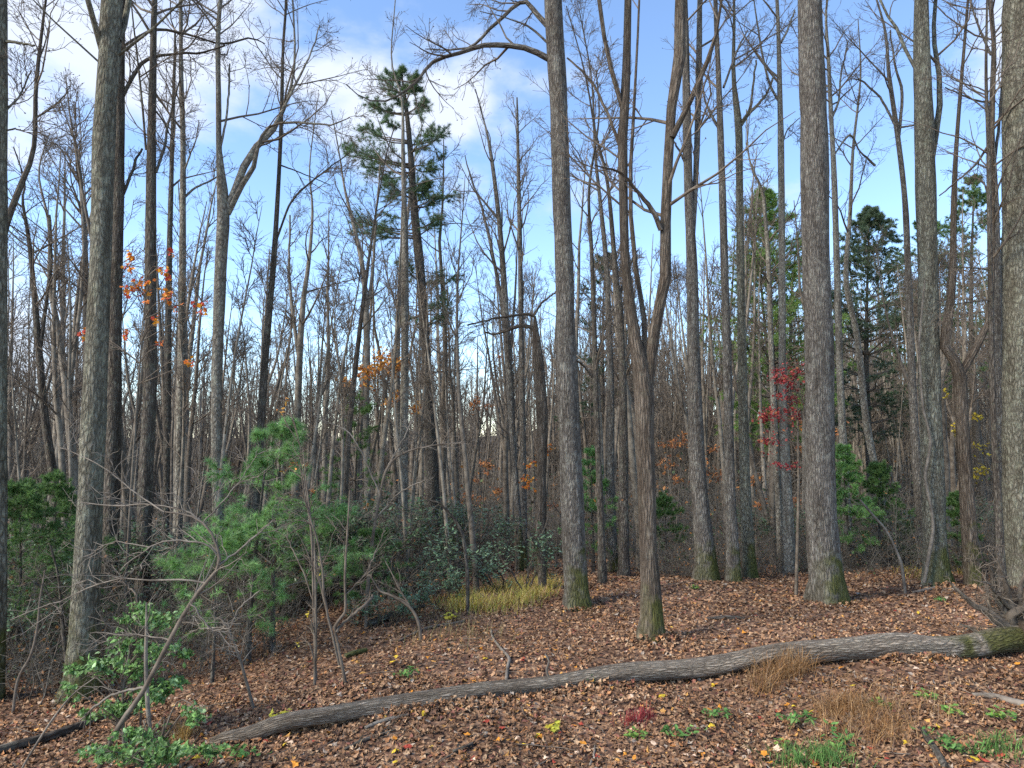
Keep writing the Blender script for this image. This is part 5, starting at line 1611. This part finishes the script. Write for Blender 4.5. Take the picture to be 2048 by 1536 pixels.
GY = [(0.66, 0.52, 0.09), (0.74, 0.56, 0.14), (0.5, 0.47, 0.09), (0.72, 0.5, 0.2)]
pts = [(rng.uniform(905, 1110), 0, rng.uniform(0.12, 0.34)) for _ in range(48)]
pts = [(u, 1152 + (1110 - u) * 0.27 + rng.uniform(-6, 40), s_) for (u, _, s_) in pts]
grass_patch('yellow_grass', 'patch of yellow-green grass in front of the laurel bushes', pts, 66, 0.28, GY + [(0.36, 0.40, 0.09), (0.6, 0.4, 0.2)], droop=0.8, width=0.008, kind='stuff')
pts = [(rng.uniform(1180, 1320), rng.uniform(1100, 1122), 0.2) for _ in range(6)] + [(rng.uniform(1780, 1960), rng.uniform(1130, 1165), 0.25) for _ in range(9)]
grass_patch('pale_grass', 'thin yellowish grass along the back edge of the knoll', pts, 45, 0.25, GY, kind='stuff')
GB = [(0.36, 0.19, 0.07), (0.44, 0.25, 0.10), (0.27, 0.135, 0.05), (0.5, 0.32, 0.15)]
grass_patch('dry_grass_tuft', 'tall dry orange-brown grass tuft in front of the fallen tree', [(1560, 1352, 0.15), (1580, 1350, 0.12), (1545, 1362, 0.15), (1530, 1380, 0.13), (1600, 1345, 0.1)], 125, 0.40, GB + [(0.3, 0.2, 0.12)], droop=1.1, width=0.0055)
grass_patch('dry_grass_tuft', 'wide sprawling dry brown grass mound below the fallen tree', [(rng.uniform(1670, 1810), rng.uniform(1395, 1490), 0.16) for _ in range(14)] + [(rng.uniform(1600, 1860), rng.uniform(1370, 1500), 0.3) for _ in range(5)], 85, 0.24, GB + [(0.3, 0.2, 0.12)], droop=1.3, width=0.0055)
grass_patch('dry_grass_tuft', 'small straw-coloured grass tuft near the bottom green bush', [(365, 1485, 0.06), (372, 1478, 0.05)], 70, 0.28, [(0.5, 0.33, 0.1), (0.42, 0.28, 0.12)], droop=0.4)
GG = [(0.12, 0.26, 0.06), (0.18, 0.32, 0.08), (0.1, 0.2, 0.05)]
grass_patch('green_grass', 'fresh green grass sprouting below the dry grass mound', [(rng.uniform(1570, 1740), rng.uniform(1512, 1545), 0.12) for _ in range(9)], 70, 0.16, GG, droop=0.7, kind='stuff')
grass_patch('green_grass', 'green grass blades by the dark broken branch', [(rng.uniform(1950, 2048), rng.uniform(1490, 1545), 0.12) for _ in range(5)], 60, 0.14, GG, droop=0.7, kind='stuff')
grass_patch('red_weed', 'small crimson-leaved weed in front of the fallen tree', [(1275, 1445, 0.07), (1262, 1450, 0.06), (1290, 1440, 0.05)], 60, 0.16, [(0.4, 0.06, 0.06), (0.3, 0.05, 0.05)], droop=0.3, cat='plant')
pts = [(rng.uniform(760, 960), rng.uniform(1200, 1300), 0.3) for _ in range(14)]
grass_patch('dry_weeds', 'sparse dry weed stalks on the slope below the yellow grass', pts, 26, 0.3, [(0.28, 0.18, 0.08), (0.36, 0.27, 0.12), (0.2, 0.2, 0.08)], kind='stuff')

# ------------------------------------------------------------------ seedlings and single bright leaves


def seedling(name, n, spread, h, cols, size, shp):
    root = empty(name, (0, 0, 0), '', 'plant')
    st = wander(rng.normal(0, spread * 0.3, (n, 3)) * [1, 1, 0], np.stack([rng.normal(0, .5, n), rng.normal(0, .5, n), np.ones(n)], 1), h * rng.uniform(.6, 1.2, n), 4, 0.15, 0)
    A = Acc()
    tubes(A, st, np.tile([[0.0035, 0.003, 0.0025, 0.002]], (n, 1)), 3)
    link('stems', A.mesh('stems', mat=M_twig), root)
    pos = np.repeat(st[:, 2:].reshape(-1, 3), 4, 0) + rng.normal(0, size * 0.6, (n * 8, 3)) * [1, 1, 0.3]
    A = Acc()
    leaves(A, shp, pos, norm(rng.normal(0, 0.35, (len(pos), 3)) + [0, 0, 1]), size * rng.uniform(0.7, 1.3, len(pos)), palette(cols, [1] * len(cols), len(pos), .2), curl=0.4)
    link('foliage', A.mesh('foliage', smooth=False, mat=M_leaf), root)
    return root


sd_t = [seedling('seedling', 5, 0.15, 0.14, GG, 0.07, shape_oval()), seedling('seedling', 4, 0.1, 0.10, [(0.16, 0.3, 0.06), (0.3, 0.4, 0.08)], 0.06, shape_lobed()), seedling('yellow_seedling', 3, 0.1, 0.12, [(0.6, 0.5, 0.05), (0.5, 0.48, 0.06)], 0.08, shape_lobed())]
su = [False] * 3
sp_list = [(0, 1440, 1440, 'green seedling in open litter below the fallen tree, near dry grass'), (0, 1600, 1452, 'green seedling between the two dry grass mounds'), (0, 1680, 1500, 'green seedling at the lower rim of the dry grass mound'), (1, 1850, 1400, 'bright green seedling under the root plate end of the log'), (1, 1905, 1430, 'bright green seedling by the stout grey dead branch'), (0, 1890, 1505, 'leafy green seedling beside the dark broken branch'), (0, 1940, 1515, 'broad-leaved green seedling beside the dark broken branch'), (1, 2000, 1440, 'bright seedling beyond the stout grey dead branch'), (1, 1560, 1500, 'light green seedling by fresh grass'),
           (1, 1270, 1480, 'light green seedling below the crimson weed'), (0, 1350, 1480, 'green seedling on bare litter near the crimson weed'), (0, 1170, 1362, 'green seedling growing against the fallen tree'), (0, 815, 1355, 'small green seedling on the slope behind the fallen tree'), (0, 1880, 1205, 'green seedling at the foot of the vine-clad trunk'), (1, 1390, 1180, 'pale seedling on the knoll behind the forked brown tree'), (2, 900, 1240, 'yellow seedling on the slope by the yellow grass'), (2, 565, 1450, 'yellow seedling against the thin end of the fallen tree'), (2, 1115, 1470, 'yellow-green seedling alone on the litter'), (0, 1670, 1312, 'slender green sprig in front of the fallen tree'), (1, 1760, 1420, 'lime green seedling amid the dry grass mound'), (0, 250, 1535, 'green seedling under the low green bush'), (0, 480, 1520, 'green seedling at the end of the low green bush')]
for (ti, u, v, lab) in sp_list:
    h_ = ground_hit(u, v)
    h_[2] = terrain(h_[0], h_[1])
    s_ = rng.uniform(0.8, 1.3)
    if not su[ti]:
        su[ti] = True
        o = sd_t[ti]
        o.location = h_
        o['label'] = lab
    else:
        o = copy_thing(sd_t[ti], h_, rng.uniform(0, 6.28), s_, lab)
    o['group'] = 'seedlings on the forest floor'

fl_mesh = []
for (cname, cols) in (('yellow', [(0.68, 0.47, 0.04)]), ('orange', [(0.6, 0.24, 0.03)]), ('pale', [(0.56, 0.4, 0.27)]), ('red', [(0.36, 0.06, 0.035)])):
    for k in range(3):
        A = Acc()
        leaves(A, shape_lobed() if k < 2 else shape_oval(), np.zeros((1, 3)), np.array([[0, 0, 1.0]]), np.array([1.0]), palette(cols, [1], 1, 0.12), curl=0.5)
        fl_mesh.append((cname, A.mesh('fallen_leaf_' + cname, smooth=False, mat=M_litter)))
LAB = {'yellow': 'bright yellow fallen leaf lying on the brown litter', 'orange': 'bright orange fallen leaf lying on the brown litter', 'pale': 'large pale tan fallen leaf lying on the brown litter', 'red': 'dark red fallen leaf lying on the brown litter'}
fixed = [(1425, 1458, 0), (1680, 1500, 0), (1690, 1405, 1), (935, 1478, 1), (848, 1432, 0), (862, 1500, 0), (790, 1532, 0), (775, 1440, 0), (1324, 1398, 0), (1050, 1495, 0), (1080, 1480, 1), (1420, 1425, 1), (784, 1328, 0), (1875, 1460, 0), (1940, 1530, 1), (1490, 1268, 1)]
for q in range(210):
    if q < len(fixed):
        u, v, ci = fixed[q]
    else:
        u, v = rng.uniform(40, 2040), 1536 - 330 * rng.random() ** 1.5
        if u < 500 and v < 1330:
            continue
        ci = rng.choice(4, p=[0.13, 0.3, 0.4, 0.17])
    cname, me = fl_mesh[ci * 3 + rng.integers(3)]
    h_ = ground_hit(u, v)
    o = link(cname + '_fallen_leaf', me, None, (h_[0], h_[1], terrain(h_[0], h_[1]) + 0.035))
    s_ = rng.uniform(0.07, 0.12) * (1.15 if q < len(fixed) else 1)
    o.scale = (s_, s_, s_)
    nr = tnormal(np.array([h_[0]]), np.array([h_[1]]))[0]
    o.rotation_euler = (rng.normal(0, 0.22) - nr[1], rng.normal(0, 0.22) + nr[0], rng.uniform(0, 6.28))
    tag(o, LAB[cname], 'leaf', 'fallen ' + cname + ' leaves on the litter')

tris = sum(len(m_.loops) - 2 * len(m_.polygons) for m_ in bpy.data.meshes)
print('TRIS', tris, 'OBJECTS', len(bpy.data.objects))
